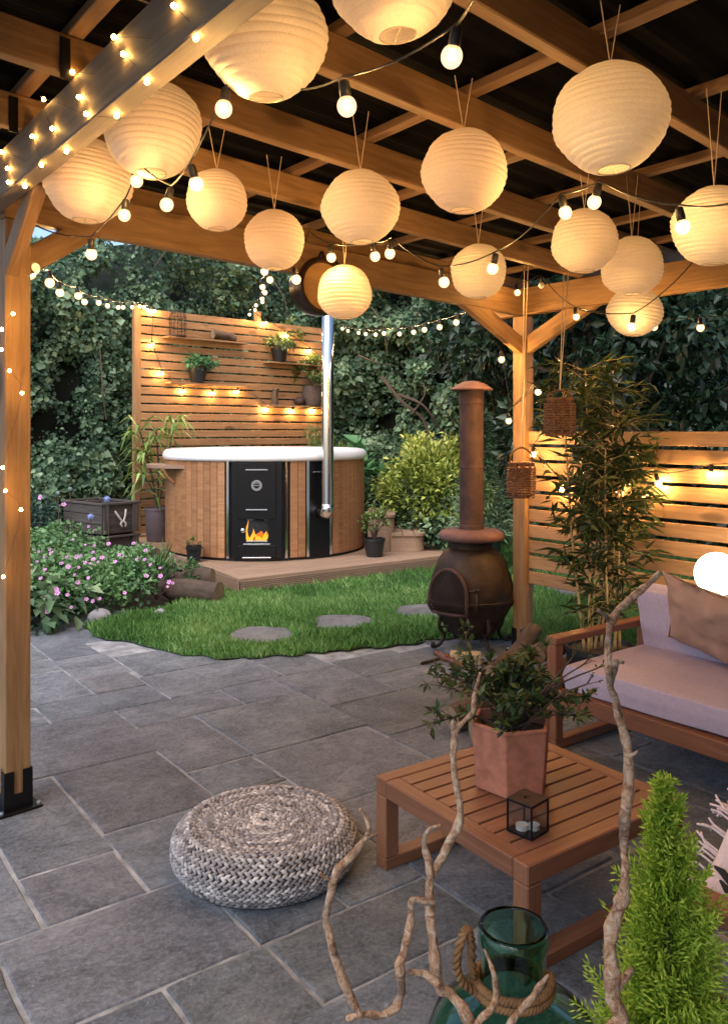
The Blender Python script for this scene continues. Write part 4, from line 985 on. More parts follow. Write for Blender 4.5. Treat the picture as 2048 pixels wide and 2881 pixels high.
# ------------------------------------------------------------------ chiminea
CC = G(1326, 1816); CC.z = 0
chi = thing('chiminea', 'rusty cast-iron chiminea with tall capped pipe by the pergola post', 'chiminea', CC)
k_ = CC.y/FPX                                     # metres per photograph pixel at the chiminea
def cz(y): return EYE+(HOR-y)*k_
TCc = Matrix.Translation(CC)
mb = MB()
body = [(.02, 1795), (.09, 1792), (.165, 1775), (.215, 1745), (.268, 1707), (.297, 1690), (.300, 1684), (.306, 1683), (.306, 1677), (.300, 1675), (.296, 1655), (.276, 1620), (.235, 1575), (.185, 1547), (.148, 1540), (.148, 1525), (.158, 1519)]
body = [(r, cz(y)) for r, y in body]
mb.lathe(body, 40); mb.build('bowl', M_iron, chi, TCc, True, .7)
mb = MB(); mb.lathe([(.0, cz(1519)), (.20, cz(1519)), (.226, cz(1514)), (.232, cz(1505)), (.222, cz(1497)), (.19, cz(1490)), (.10, cz(1488)), (.08, cz(1488))], 40); mb.build('collar_plate', M_rustp, chi, TCc, True, .9)
prof = [(.088, cz(1490)), (.088, cz(1478)), (.086, cz(1477)), (.086, cz(1476)), (.084, cz(1475)), (.084, cz(1318)), (.0865, cz(1317)), (.0865, cz(1312)), (.084, cz(1311)), (.0845, cz(1138)), (.089, cz(1137)), (.089, cz(1132)), (.087, cz(1130)), (.087, cz(1098)), (.07, cz(1098))]
mb = MB(); mb.lathe(prof, 32); mb.build('chimney_pipe', M_rust, chi, TCc, True, .6)
mb = MB(); mb.lathe([(.145, cz(1099)), (.150, cz(1097)), (.150, cz(1095)), (.10, cz(1082)), (.05, cz(1073)), (.0, cz(1071))], 32); mb.lathe([(.145, cz(1099)), (.0, cz(1085))], 32); mb.build('rain_cap', M_rustp, chi, TCc, True, .9)
# mesh door on the side facing the lawn
dth_ = math.atan2(-.35, -1.0)
dd = unit((-.62, -.78, 0)); side = Vector((-dd.y, dd.x, 0))
def DR(u, z):                                       # point on a door bulging just outside the bowl
    A = u/.30; rr = np.interp(z, [body[i][1] for i in range(4, 14)], [body[i][0] for i in range(4, 14)])
    rr = max(float(rr), .245)+.045
    d = dd*math.cos(A)+side*math.sin(A); return CC+d*rr+Vector((0, 0, z))
zb0, zb1 = cz(1706), cz(1588); hwD = .135
def arch(t):                                        # 0..1 round the outline from bottom left over the top to bottom right
    if t < .3: return -hwD, zb0+(zb1-zb0)*.45*t/.3
    if t > .7: return hwD, zb0+(zb1-zb0)*.45*(1-t)/.3
    A = math.pi*(1-(t-.3)/.4); return hwD*math.cos(A), zb0+(zb1-zb0)*(.45+.55*math.sin(A))
mb = MB(); pts = [DR(*arch(i/40)) for i in range(41)]; mb.tube(pts, .013, 8); mb.tube([DR(-hwD+2*hwD*i/10, zb0) for i in range(11)], .014, 8); dr_ = mb.build('door_frame', M_rust, chi, None, True)
mb = MB()
def inside(u, z):
    if z < zb0 or abs(u) > hwD: return False
    q = (z-zb0)/(zb1-zb0); return q < .45 or (u/hwD)**2+((q-.45)/.55)**2 < 1
for s_ in (-1, 1):
    for k in range(-16, 26):
        u0 = k*.0185; run = []
        for i in range(30):
            z = zb0+(zb1-zb0)*i/29; u = u0+s_*(z-zb0)*.55-(.0 if s_ > 0 else 0)
            if inside(u, z): run.append(DR(u, z))
            else:
                if len(run) > 1: mb.tube(run, .0032, 4, False)
                run = []
        if len(run) > 1: mb.tube(run, .0032, 4, False)
mb.build('wire_mesh', M_iron, dr_, None)
mb = MB(); n = 12; V = []; F = []
for i in range(n+1):
    for j in range(n+1):
        u = -hwD+2*hwD*i/n; z = zb0+(zb1-zb0)*j/n; q = j/n
        if q > .45: u *= math.sqrt(max(0, 1-((q-.45)/.55)**2))
        V.append(DR(u*.97, z)-dd*.03)
for i in range(n):
    for j in range(n): a = i*(n+1)+j; F.append((a, a+n+1, a+n+2, a+1))
mb.add(V, F); mb.build('dark_opening', plain('soot', (.02, .013, .011), .95), dr_)
mb = MB(); mb.tube([DR(.15, zb0+.165), DR(.19, zb0+.172)], .009, 6); mb.ico(DR(.205, zb0+.172), .014, 2); mb.tube([DR(.19, zb0+.15), DR(.195, zb0+.08), DR(.19, zb0+.03)], [.008, .016, .008], 8); mb.build('door_latch', M_iron, chi, None, True)
for A in (20, 110, 200, 290):
    d = Vector((math.cos(R(A)), math.sin(R(A)), 0)); mb = MB(); z1 = cz(1720)
    mb.tube(smoothpath([CC+d*.235+Vector((0, 0, z1)), CC+d*.25+Vector((0, 0, .16)), CC+d*.215+Vector((0, 0, .09)), CC+d*.25+Vector((0, 0, .03)), CC+d*.30+Vector((0, 0, .02)), CC+d*.295+Vector((0, 0, .05))], 5), .013, 7)
    mb.tube(smoothpath([CC+d*.21+Vector((0, 0, .10)), CC+d*.16+Vector((0, 0, .13)), CC+d*.12+Vector((0, 0, .09)), CC+d*.15+Vector((0, 0, .06))], 5), .009, 6)
    d2 = Vector((math.cos(R(A+45)), math.sin(R(A+45)), 0)); mb.tube(smoothpath([CC+d*.235+Vector((0, 0, .15)), CC+d2*.19+Vector((0, 0, .19)), CC+d2*.16+Vector((0, 0, .10))], 5), .008, 6)
    mb.build('leg', M_iron, chi, None, True)

# ------------------------------------------------------------------ log pile, brick, poker beside it
brk = G(1310, 1868, .0); mb = MB(); mb.box((0, 0, .034), (.20, .105, .066), b=.005); tag(mb.build('fire_brick', M_brick, None, Matrix.Translation((brk.x, brk.y+.02, .001)) @ Matrix.Rotation(R(-8), 4, 'Z')), 'pale fire brick lying in front of the chiminea', 'brick')
LP_ = [((1425, 1885), (1500, 1845), .05, .11), ((1290, 1915), (1390, 1890), .06, .065), ((1480, 1900), (1600, 1885), .07, .075), ((1380, 1915), (1480, 1880), .065, .17), ((1270, 1945), (1400, 1930), .062, .062), ((1420, 1930), (1540, 1915), .06, .075), ((1510, 1885), (1590, 1870), .06, .19), ((1330, 1960), (1470, 1955), .065, .065)]
lbs = ['split log with torn bark pointing up at the post, on the firewood heap', 'thin brown log at the brick side of the firewood heap', 'pale-ended log of the firewood heap against the sofa leg', 'split log lying across the top of the firewood heap', 'brown log at the patio side of the firewood heap', 'log in the middle of the firewood heap behind the azalea', 'short log on top of the heap beside the sofa arm', 'log of the firewood heap directly behind the terracotta planter']
for i, ((x0, y0), (x1, y1), r0, z) in enumerate(LP_):
    a = G(x0, y0+40, z) if False else P(x0, y0, 4.9-.012*(y0-1880)); b = P(x1, y1, 4.95-.012*(y1-1880)); a.z = z; b.z = z+(.1 if i == 0 else .02)
    a = Vector((a.x, a.y, a.z)); log('firewood_log', a, b, r0, lbs[i], M_bark, 20+i, M_cut, 'firewood heap by the chiminea', .22)
# poker with turned handle
pk = thing('fire_poker', 'fire poker with turned brown handle leaning on the firewood', 'poker', G(1240, 1880))
h0 = P(1224, 1842, 4.95); h1 = P(1310, 1872, 4.8); h0.z = .175; h1.z = .125; ax = h1-h0; mb = MB()
mb.lathe([(0, 0), (.017, .001), (.018, .02), (.014, .03), (.02, .05), (.027, .08), (.02, .105), (.015, .112), (.026, .13), (.015, .148), (.025, .163), (.016, .18), (.012, .24), (0, .242)], 14, frame(h0, ax) @ Matrix.Rotation(R(90), 4, 'Y')); mb.build('handle', M_varnish, pk, None, True)
mb = MB(); mb.tube([h0+unit(ax)*.23, h0+unit(ax)*.55+Vector((0, 0, -.07))], .008, 6); mb.build('rod', M_iron, pk)
tg = thing('fire_tongs', 'short black iron fire tool lying on the paving', 'fire tool', G(1215, 1877)); mb = MB(); a = G(1183, 1872); b = G(1250, 1858); mb.tube(smoothpath([a+Vector((0, 0, .012)), (a+b)/2+Vector((.02, 0, .02)), b+Vector((.1, .02, .05))], 5), [.006]+[.011]*8+[.012, .012], 8); mb.build('iron_bar', M_iron, tg, None, True)

# ------------------------------------------------------------------ woven pouf
PC = Vector(((747-1024)/FPX*2.868, 2.868, 0)); PRr = .318; PH = .155
pouf = thing('woven_pouf', 'round braided banana-fibre pouf on the paving', 'pouf', PC)
def pprof(t):                        # t from the bottom edge over the side to the top centre
    A = t*math.pi/2
    return None
ringsP = []
r_in = .0
# side rows then top rows: a rounded drum profile
prof = []
for k in range(61):
    A = -math.pi*.42+(math.pi*.92)*k/60; prof.append((PRr-.075+.075*math.cos(A)*1.0, PH*.5+PH*.5*math.sin(A)/math.sin(math.pi*.5)))
top_r = prof[-1][0]
for k in range(1, 40): q = k/39; prof.append((top_r*(1-q), prof[60][1]-.004+.010*math.sin(q*math.pi*.5)-.012*q))
prof = np.array(prof); dl = np.concatenate([[0], np.cumsum(np.linalg.norm(np.diff(prof, axis=0), axis=1))]); pitch = .0205
bv, bf = icogeo(1)
V = []; F = []; T = []; off = 0; bvn = np.array(bv); bfn = np.array(bf)
rp = np.random.default_rng(77)
for row in range(int(dl[-1]/pitch)):
    s = (row+.5)*pitch; r0 = np.interp(s, dl, prof[:, 0]); z0 = np.interp(s, dl, prof[:, 1]); s2 = min(s+.004, dl[-1]); tr = np.interp(s2, dl, prof[:, 0])-r0; tz = np.interp(s2, dl, prof[:, 1])-z0; tn = np.hypot(tr, tz) or 1; tr, tz = tr/tn, tz/tn
    if r0 < .003: continue
    m = max(5, int(2*math.pi*r0/.0225)); ph = rp.random()*6
    for k in range(m):
        for side_ in (-1, 1):
            A = 2*math.pi*(k+(.25 if side_ > 0 else -.25))/m+ph; ca, sa = math.cos(A), math.sin(A)
            rad = np.array([ca*tr, sa*tr, tz]); tan = np.array([-sa, ca, 0]); nor = np.cross(tan, rad)
            nor = nor if (nor[0]*ca+nor[1]*sa)*max(0, -tr+.2)+nor[2] > -5 else -nor
            c0 = np.array([ca*r0, sa*r0, z0])+rad*side_*pitch*.215
            ang = side_*.55; e1 = tan*math.cos(ang)+rad*math.sin(ang)*1.0; e2 = np.cross(nor, e1)
            sl, sw, sh = .0152*rp.uniform(.9, 1.1), .0068*rp.uniform(.9, 1.1), .0085
            V.append(c0+bvn[:, :1]*e1*sl+bvn[:, 1:2]*e2*sw+bvn[:, 2:]*nor*sh); F.append(bfn+off); off += len(bvn)
            T.append(np.full(len(bvn), np.clip(.5+.12*math.sin(row*2.3)+.3*(r0 < .12)*(1-r0/.12)+rp.normal(0, .17), 0, 1)))
M_weave = leafmat('banana_fibre', (.07, .06, .062), (.31, .285, .285), (.68, .63, .60), .6, .0, .3)
me = npmesh('weave', np.concatenate(V), np.concatenate(F), {'tint': np.concatenate(T)}); me.materials.append(M_weave); me.shade_smooth()
o = link(bpy.data.objects.new('weave', me), pouf, Matrix.Translation(PC)); o['kind'] = 'stuff'
mb = MB(); mb.lathe([(0, .004)]+[(float(r)-.006 if r > .01 else 0, float(z)-.004) for r, z in prof[2:]], 48); mb.build('core', plain('pouf_core', (.05, .035, .03), .9), pouf, Matrix.Translation(PC), True)

# ------------------------------------------------------------------ coffee table
TL = Vector((.0406, 2.855, 0)); TU = unit((.597, .425, 0)); TVm = unit((.40, -.592, 0)); TS = .725; TH = .311
tab = thing('coffee_table', 'low square reddish slatted wood coffee table', 'coffee table', TL+(TU+TVm)*TS/2)
def TB(u, v, z): return TL+TU*u+TVm*v+Vector((0, 0, z))
rw, rh = .058, .058
board('top_rail', TB(0, rw/2, TH-rh/2), TB(TS, rw/2, TH-rh/2), rw, rh, M_teak, tab); board('top_rail', TB(0, TS-rw/2, TH-rh/2), TB(TS, TS-rw/2, TH-rh/2), rw, rh, M_teak, tab)
board('top_rail', TB(rw/2, rw+.001, TH-rh/2-.0006), TB(rw/2, TS-rw-.001, TH-rh/2-.0006), rw, rh, M_teak, tab); board('top_rail', TB(TS-rw/2, rw+.001, TH-rh/2-.0006), TB(TS-rw/2, TS-rw-.001, TH-rh/2-.0006), rw, rh, M_teak, tab)
ns = 9; inner = TS-2*rw; pw = inner/ns
for k in range(ns):
    v = rw+pw*(k+.5); board('slat', TB(rw+.0015, v, TH-.0105), TB(TS-rw-.0015, v, TH-.0105), pw-.009, .018, M_teak, tab, b=.002)
for v in (rw/2, TS-rw/2):
    for u in (rw/2, TS-rw/2): board('leg', TB(u, v, rw+.001 if False else .044), TB(u, v, TH-rh-.001), rw, rw, M_teak, tab, TU)
    board('floor_rail', TB(0, v, .022), TB(TS, v, .022), rw, .042, M_teak, tab)

# hexagonal terracotta planter with azalea
hp = Vector((.497, 2.785, TH+.001)); hexr = .138
pl_ = thing('hexagonal_planter', 'hexagonal terracotta planter on the coffee table', 'planter', hp)
def hexa(b):
    for (r0, z0, r1, z1) in ():
        pass
    v = []; f = []; rings = [(.126, 0), (.141, .205), (.145, .213), (.141, .22), (.128, .22), (.124, .19), (.11, .02)]
    for r0, z in rings:
        for k in range(6): A = R(60*k-107); v.append((r0*math.cos(A), r0*math.sin(A), z))
    for i in range(len(rings)-1):
        for k in range(6): f.append((i*6+k, i*6+(k+1) % 6, (i+1)*6+(k+1) % 6, (i+1)*6+k))
    f.append((5, 4, 3, 2, 1, 0)); b.add(v, f)
o = part('planter_body', hexa, M_terra, pl_, Matrix.Translation(hp))
bv_ = o.modifiers.new('bevel', 'BEVEL'); bv_.width = .006; bv_.segments = 2
part('soil', lambda b: b.lathe([(0, .188), (.121, .186)], 6, Matrix.Rotation(R(-107), 4, 'Z')), M_soil, pl_, Matrix.Translation(hp))
def azalea(c, seed):
    r = random.Random(seed); root = thing('azalea', 'straggly dark green azalea growing in the terracotta planter', 'shrub', c); mb = MB(); Cs = []; Ds = []; Ls = []
    ends = []
    for k in range(20):
        A = r.uniform(0, 6.283); tilt_ = r.uniform(.15, 1.35); Lb = r.uniform(.13, .26)
        d = Vector((math.cos(A)*math.sin(tilt_), math.sin(A)*math.sin(tilt_), math.cos(tilt_)*.8+.1)); ends.append(Vector(c)+Vector((0, 0, .0))+d*Lb)
    # long shoots seen in the picture: to the left, drooping left, and bare twigs to the right
    for q in ((1240, 1930, 2.75), (1255, 1895, 2.9), (1300, 1900, 2.9), (1235, 2030, 2.7), (1330, 1875, 2.9), (1420, 1905, 2.85), (1480, 1880, 2.9), (1640, 1870, 2.75), (1680, 1880, 2.7), (1610, 1850, 2.8), (1650, 1925, 2.7), (1600, 2010, 2.7), (1520, 1910, 2.9), (1500, 1845, 2.95), (1310, 1790, 3.0)): ends.append(P(*q))
    for i, e in enumerate(ends):
        b0 = Vector(c)+Vector((r.uniform(-.05, .05), r.uniform(-.05, .05), -.005)); mid = b0.lerp(e, .5)+Vector((r.uniform(-.02, .02), r.uniform(-.02, .02), .03)); pts = smoothpath([b0, mid, e], 4); mb.tube(pts, [.0042*(1-.7*j/len(pts))+.0008 for j in range(len(pts))], 5)
        bare = i >= 27 and i <= 30
        for w in range(1 if bare else 3):
            q = pts[-1-w*2] if len(pts) > w*2+1 else pts[-1]; tips = [(q, unit(e-mid))]
            for s2 in range(2 if not bare else 3):
                d2 = unit(unit(e-mid)+Vector((r.uniform(-1, 1), r.uniform(-1, 1), r.uniform(-.3, .9)))*.8); q2 = q+d2*r.uniform(.025, .06); mb.tube([q, q2], [.0018, .001], 4); tips.append((q2, d2))
            for (tp, td) in tips:
                for k in range(3 if bare else 5):
                    dl_ = unit(td*.5+Vector((r.gauss(0, 1), r.gauss(0, 1), r.gauss(.1, .8)))); Cs.append(tp); Ds.append(dl_); Ls.append(r.uniform(.012, .02) if bare else r.uniform(.026, .046))
    mb.build('stem', M_stem, root)
    n = len(Cs); Cs = np.array([tuple(q) for q in Cs]); Ds = np.array([tuple(q) for q in Ds]); Ls = np.array(Ls); r2 = np.random.default_rng(seed); N = np.column_stack([r2.normal(0, .5, n), r2.normal(0, .5, n), np.ones(n)])
    leaves('foliage', L_azalea, root, [leafgeo(Cs, Ds, N, Ls, Ls*.42, np.clip(r2.normal(.45, .25, n), 0, 1), .15, .1, .5)], kind='stuff')
azalea(hp+Vector((0, 0, .19)), 71)

# glass candle box
kb = Vector((.487, 2.455, TH+.001)); kl = thing('candle_lantern', 'small dark-framed glass candle box on the coffee table', 'candle lantern', kb); Mk = Matrix.Translation(kb) @ Matrix.Rotation(R(12+32), 4, 'Z'); s = .042; hk = .098
def kframe(b):
    for sx in (-1, 1):
        for sy in (-1, 1): b.box((sx*s, sy*s, hk/2), (.005, .005, hk))
        for z in (.003, hk-.003): b.box((sx*s, 0, z), (.005, 2*s-.005, .006)); b.box((0, sx*s, z), (2*s-.005, .005, .006))
part('frame', kframe, M_blacksteel, kl, Mk)
part('base_plate', lambda b: b.box((0, 0, .0035), (2*s-.006, 2*s-.006, .004)), M_blacksteel, kl, Mk)
def ktop(b):
    n = 20; v = []; f = []
    for k in range(n):
        A = 2*math.pi*(k+.5)/n; ca, sa = math.cos(A), math.sin(A); q = (s+.002)/max(abs(ca), abs(sa)); v += [(ca*.012, sa*.012, hk+.002), (ca*q, sa*q, hk+.002), (ca*.012, sa*.012, hk-.0005), (ca*q, sa*q, hk-.0005)]
    for k in range(n): a = 4*k; c = 4*((k+1) % n); f += [(a, a+1, c+1, c), (a+2, c+2, c+3, a+3), (a+1, a+3, c+3, c+1), (a, c, c+2, a+2)]
    b.add(v, f)
part('lid', ktop, plain('brown_patina_lid', (.09, .06, .05), .45, .6, 30, .3), kl, Mk)
for (x, y, w, h) in ((0, -s, 2*s-.006, 0), (0, s, 2*s-.006, 0), (-s, 0, 0, 2*s-.006), (s, 0, 0, 2*s-.006)): part('glass_pane', lambda b: b.box((x, y, hk/2), (max(w, .0015), max(h, .0015), hk-.014)), M_pane, kl, Mk)
for (x, y, rr, lb) in ((-.012, .012, .019, 'tea light in the glass candle box, touching the back panes'), (.013, -.013, .017, 'tea light in the glass candle box, touching the front panes')):
    mb = MB(); mb.lathe([(0, 0), (rr, 0), (rr, .014), (rr-.0015, .014), (rr-.002, .012), (0, .012)], 18); mb.tube([(0, 0, .011), (.001, 0, .018)], .0008, 5); tag(mb.build('tea_light', M_candle, None, Mk @ Matrix.Translation((x, y, .0065)), True, .7), lb, 'candle')

# ------------------------------------------------------------------ cushions
def cushion(name, parent, M, sx, sy, sz, m, seed=1, puff=.35, pinch=0.0, nz=.006, n=14):
    """soft box: superellipsoid-like cushion with light wrinkles"""
    V = []; F = []; r = random.Random(seed)
    def prof(u, e): return math.copysign(abs(u)**e, u)
    bm = bmesh.new(); bmesh.ops.create_cube(bm, size=2); bmesh.ops.subdivide_edges(bm, edges=bm.edges[:], cuts=n, use_grid_fill=True)
    co = np.array([tuple(v.co) for v in bm.verts]); wn_ = vnoise(co*2.3+seed*3.7); wn2 = vnoise(co*np.array([5, 5, 1])+seed*5.1)
    for v, w, w2 in zip(bm.verts, wn_, wn2):
        x, y, z = v.co; ex = 1-abs(x)**4; ey = 1-abs(y)**4
        e2 = max(0, (1-x*x)*(1-y*y)); th = (1-puff)+puff*e2**.35
        if pinch: th *= max(.0, (1-abs(x)**5)*(1-abs(y)**5))**.5; bow = 1-pinch*(1-abs(y))*(abs(x)) ; xx = x*(1-pinch*(1-y*y)); yy = y*(1-pinch*(1-x*x))
        else: xx, yy = x, y
        # round the vertical edges
        rr = .0 if pinch else .06
        v.co = (xx*sx/2*(1-.02*abs(z) if not pinch else 1), yy*sy/2*(1-.02*abs(z) if not pinch else 1), z*sz/2*th+nz*((w-.5)*2+(w2-.5)*1.2)*(1 if abs(z) > .5 else .4))
    me = bpy.data.meshes.new(name); bm.to_mesh(me); bm.free(); me.shade_smooth(); me.materials.append(m); o = link(bpy.data.objects.new(name, me), parent, M)
    if not pinch: b = o.modifiers.new('bevel', 'BEVEL'); b.width = .018; b.segments = 3; b.limit_method = 'ANGLE'; b.angle_limit = R(50)
    return o
# ------------------------------------------------------------------ sofa along the fence
SF = Vector((.867, 3.92, 0)); SU = UP; SV = -VP
def SB(u, v, z): return SF+SU*u+SV*v+Vector((0, 0, z))
sofa = thing('sofa', 'wooden garden sofa with lilac cushions in front of the slatted fence', 'sofa', SF)
SLn = 1.95; SDp = .76; ar = .055; AH = .53
for v in (ar/2, SLn-ar/2):
    for u in (ar/2, SDp-ar/2): board('leg', SB(u, v, .046), SB(u, v, AH-.036), ar, ar, M_teak, sofa, SU)
    board('armrest', SB(0, v, AH-.0175), SB(SDp, v, AH-.0175), .062, .035, M_teak, sofa); board('floor_rail', SB(0, v, .0235), SB(SDp, v, .0235), ar, .045, M_teak, sofa)
board('front_rail', SB(ar/2, ar+.002, .25), SB(ar/2, SLn-ar-.002, .25), .045, .075, M_teak, sofa); board('back_rail', SB(SDp-ar/2, ar+.002, .25), SB(SDp-ar/2, SLn-ar-.002, .25), .045, .075, M_teak, sofa)
for k in range(9): board('seat_slat', SB(.08+k*.073, ar+.003, .282), SB(.08+k*.073, SLn-ar-.003, .282), .055, .012, M_teak, sofa)
for k in range(3): board('back_slat', SB(SDp-.02, ar+.002, .36+k*.11), SB(SDp-.02, SLn-ar-.002, .36+k*.11), .02, .07, M_teak, sofa)
Mc = frame(SB(.03+.33, SLn/2, .352), SV)
cushion('seat_cushion', sofa, Mc, SLn-.13, .66, .125, M_lilac, 3, .12)
for i, v0 in enumerate((.08, 1.0)):
    Mb_ = frame(SB(.66, v0+.44, .56), SV) @ Matrix.Rotation(R(-76), 4, 'X')
    cushion('back_cushion', sofa, Mb_, .88, .32, .13, M_lilac, 5+i, .16)
# throw pillow leaning on the back cushion
pc_ = P(1990, 1752, 3.80); pw_ = thing('throw_pillow', 'beige velvet pillow leaning on the lilac back cushion', 'pillow', pc_)
Mp = frame(pc_+Vector((0, 0, -.0)), unit(SV+Vector((0, 0, -.16)))) @ Matrix.Rotation(R(-62), 4, 'X') @ Matrix.Rotation(R(6), 4, 'Z')
cushion('pillow_cover', pw_, Mp, .43, .42, .15, M_pillow, 8, .75, .10, .015, 22)
# floor lamp behind the sofa
gl = P(2016, 1615, 4.2); lamp = thing('globe_floor_lamp', 'glowing white globe lamp rising behind the sofa', 'lamp', (gl.x+.05, gl.y, 0))
mb = MB(); mb.ico(gl, .109, 4); mb.build('globe', M_globe, lamp, None, True)
mb = MB(); mb.lathe([(.0, -.115), (.045, -.115), (.05, -.07), (.04, -.06)], 18, Matrix.Translation(gl+Vector((.03, 0, -.03)))); mb.tube([(gl.x+.035, gl.y, gl.z-.13), (gl.x+.05, gl.y, .02)], .012, 8); mb.lathe([(0, 0), (.11, 0), (.11, .015), (.02, .025)], 20, Matrix.Translation((gl.x+.05, gl.y, 0))); mb.build('stand', M_blacksteel, lamp, None, True, .8)

# ------------------------------------------------------------------ armchair at the right edge with a throw
AO = Vector((.660, 1.75, 0)); AU = UP; AV = -VP
ach = thing('garden_armchair', 'wooden garden armchair with lilac seat behind the small cypress', 'armchair', AO)
def AB(u, v, z): return AO+AU*u+AV*v+Vector((0, 0, z))
for u in (0.03, .70):
    for v in (.03, .62): board('leg', AB(u, v, .045), AB(u, v, .495), .055, .055, M_teak, ach, AU)
for u in (.03, .70): board('armrest', AB(u, 0, .513), AB(u, .66, .513), .066, .035, M_teak, ach); board('floor_rail', AB(u, 0, .022), AB(u, .66, .022), .055, .044, M_teak, ach)
board('seat_rail', AB(.06, .03, .25), AB(.67, .03, .25), .045, .075, M_teak, ach); board('seat_rail', AB(.06, .62, .25), AB(.67, .62, .25), .045, .075, M_teak, ach)
cushion('seat_cushion', ach, frame(AB(.365, .33, .36), AU), .60, .60, .13, M_lilac, 13, .12)
# woollen throw over the far side of the armchair
def cloth(name, parent, fn, nu, nv, m, thick=.006):
    V = []; F = []
    for i in range(nu+1):
        for j in range(nv+1): V.append(fn(i/nu, j/nv))
    for i in range(nu):
        for j in range(nv): a = i*(nv+1)+j; F.append((a, a+nv+1, a+nv+2, a+1))
    b = MB(); b.add(V, F); o = b.build(name, m, parent, None, True); s_ = o.modifiers.new('solid', 'SOLIDIFY'); s_.thickness = thick; return o
tw = thing('wool_throw', 'pale pink wool throw with black pattern and fringe on the armchair', 'blanket', AB(.36, .3, .43))
def twf(i, j):
    u = .02+.30*i; v = .0+.62*j; z = .438+.115*math.sin(min(1, i*1.4)*math.pi*.5)*(.75+.25*math.sin(j*5+1))+.012*math.sin(i*13+j*4)+.010*math.sin(j*19+i*5)
    return AB(u+.03+.01*math.sin(j*9), v, z+.085*i)
cloth('throw_cloth', tw, twf, 26, 34, M_throw)
rt = random.Random(15); mb = MB()
for k in range(60):
    j = k/59; p = twf(.0, j); mb.tube(smoothpath([p, p+AU*-.03+Vector((0, 0, .01+rt.uniform(-.01, .01))), p-AU*rt.uniform(.05, .075)+AV*rt.uniform(-.02, .02)+Vector((0, 0, rt.uniform(-.03, .012)))], 3), .0028, 5)
for k in range(40):
    p = twf(rt.random(), .0); mb.tube(smoothpath([p, p-AV*.03+Vector((0, 0, .01)), p-AV*rt.uniform(.04, .07)+AU*rt.uniform(-.02, .02)+Vector((0, 0, rt.uniform(-.02, .03)))], 3), .0028, 5)
mb.build('fringe', M_throw, tw, None, True)
mb = MB()
for k in range(16):
    j0 = rt.random()*.8; i0 = .10+.28*(k % 4)/4+rt.uniform(-.02, .02); mb.tube([twf(i0+.03*math.sin(9*q+k), j0+q*.25)+Vector((0, 0, .009)) for q in np.linspace(0, 1, 9)], [.003]+[.009]*7+[.003], 5)
mb.build('woven_stripe', M_throwdk, tw, None, True)

# ------------------------------------------------------------------ bamboo
def bamboo():
    r = random.Random(91); base = Vector((1.27, 4.82, 0)); root = thing('bamboo', 'leafy bamboo clump standing between pergola post and sofa', 'bamboo', base); Cs = []; Ds = []; Ls = []; mb0 = None
    xs = [1644, 1660, 1672, 1690, 1716, 1730, 1742, 1705, 1655, 1725]
    for k, x in enumerate(xs):
        Yb = 4.72+.03*(k % 4); b = P(x, 1700, Yb); b.z = .24; tp = P(x+r.uniform(-70, 60), 1040+r.uniform(0, 320), Yb+r.uniform(-.12, .12))
        mid = b.lerp(tp, .5)+Vector((r.uniform(-.03, .03), 0, 0)); pts = smoothpath([b, mid, tp], 8); mb = MB(); mb.tube(pts, [.0085*(1-.6*i/len(pts)) for i in range(len(pts))], 6)
        for i in range(1, len(pts), 2): mb.tube([pts[i]-Vector((0, 0, .003)), pts[i]+Vector((0, 0, .003))], .0095*(1-.5*i/len(pts)), 6)
        mb.build('culm', M_stake, root, None, True)
        mb = MB()
        for i in range(3, len(pts)):
            frac = i/len(pts)
            for q in range(3 if frac > .45 else 1):
                A = r.uniform(0, 6.283); L = r.uniform(.08, .24)*(1.15-.4*abs(frac-.6)); e = pts[i]+Vector((math.cos(A)*L, math.sin(A)*L*.7, r.uniform(-.02, .12))); mb.tube([pts[i], pts[i].lerp(e, .5)+Vector((0, 0, .02)), e], [.002, .0016, .001], 4)
                for w in range(6):
                    t = r.uniform(.35, 1.0); c = pts[i].lerp(e, t); d = unit((e-pts[i]).normalized()*.7+Vector((r.gauss(0, .8), r.gauss(0, .7), r.gauss(-.15, .5)))); Cs.append(c); Ds.append(d); Ls.append(r.uniform(.075, .15))
        mb.build('twig', M_stake, root)['kind'] = 'stuff'
    n = len(Cs); Cs = np.array([tuple(q) for q in Cs]); Ds = np.array([tuple(q) for q in Ds]); Ls = np.array(Ls); r2 = np.random.default_rng(3); N = np.column_stack([r2.normal(0, .6, n), r2.normal(-.2, .6, n), np.ones(n)])
    T = np.clip(r2.normal(.42, .25, n), 0, 1)
    leaves('foliage', L_bamboo, root, [leafgeo(Cs, Ds, N, Ls, .0235, T, .12, .2, .38)], kind='stuff')
    return base
bamboo()
pb = P(1690, 1700, 4.79); pb.z = 0
pot('plant_pot', pb, .17, .20, .26, M_blackpl, 'black pot of the bamboo hidden behind the sofa arm')

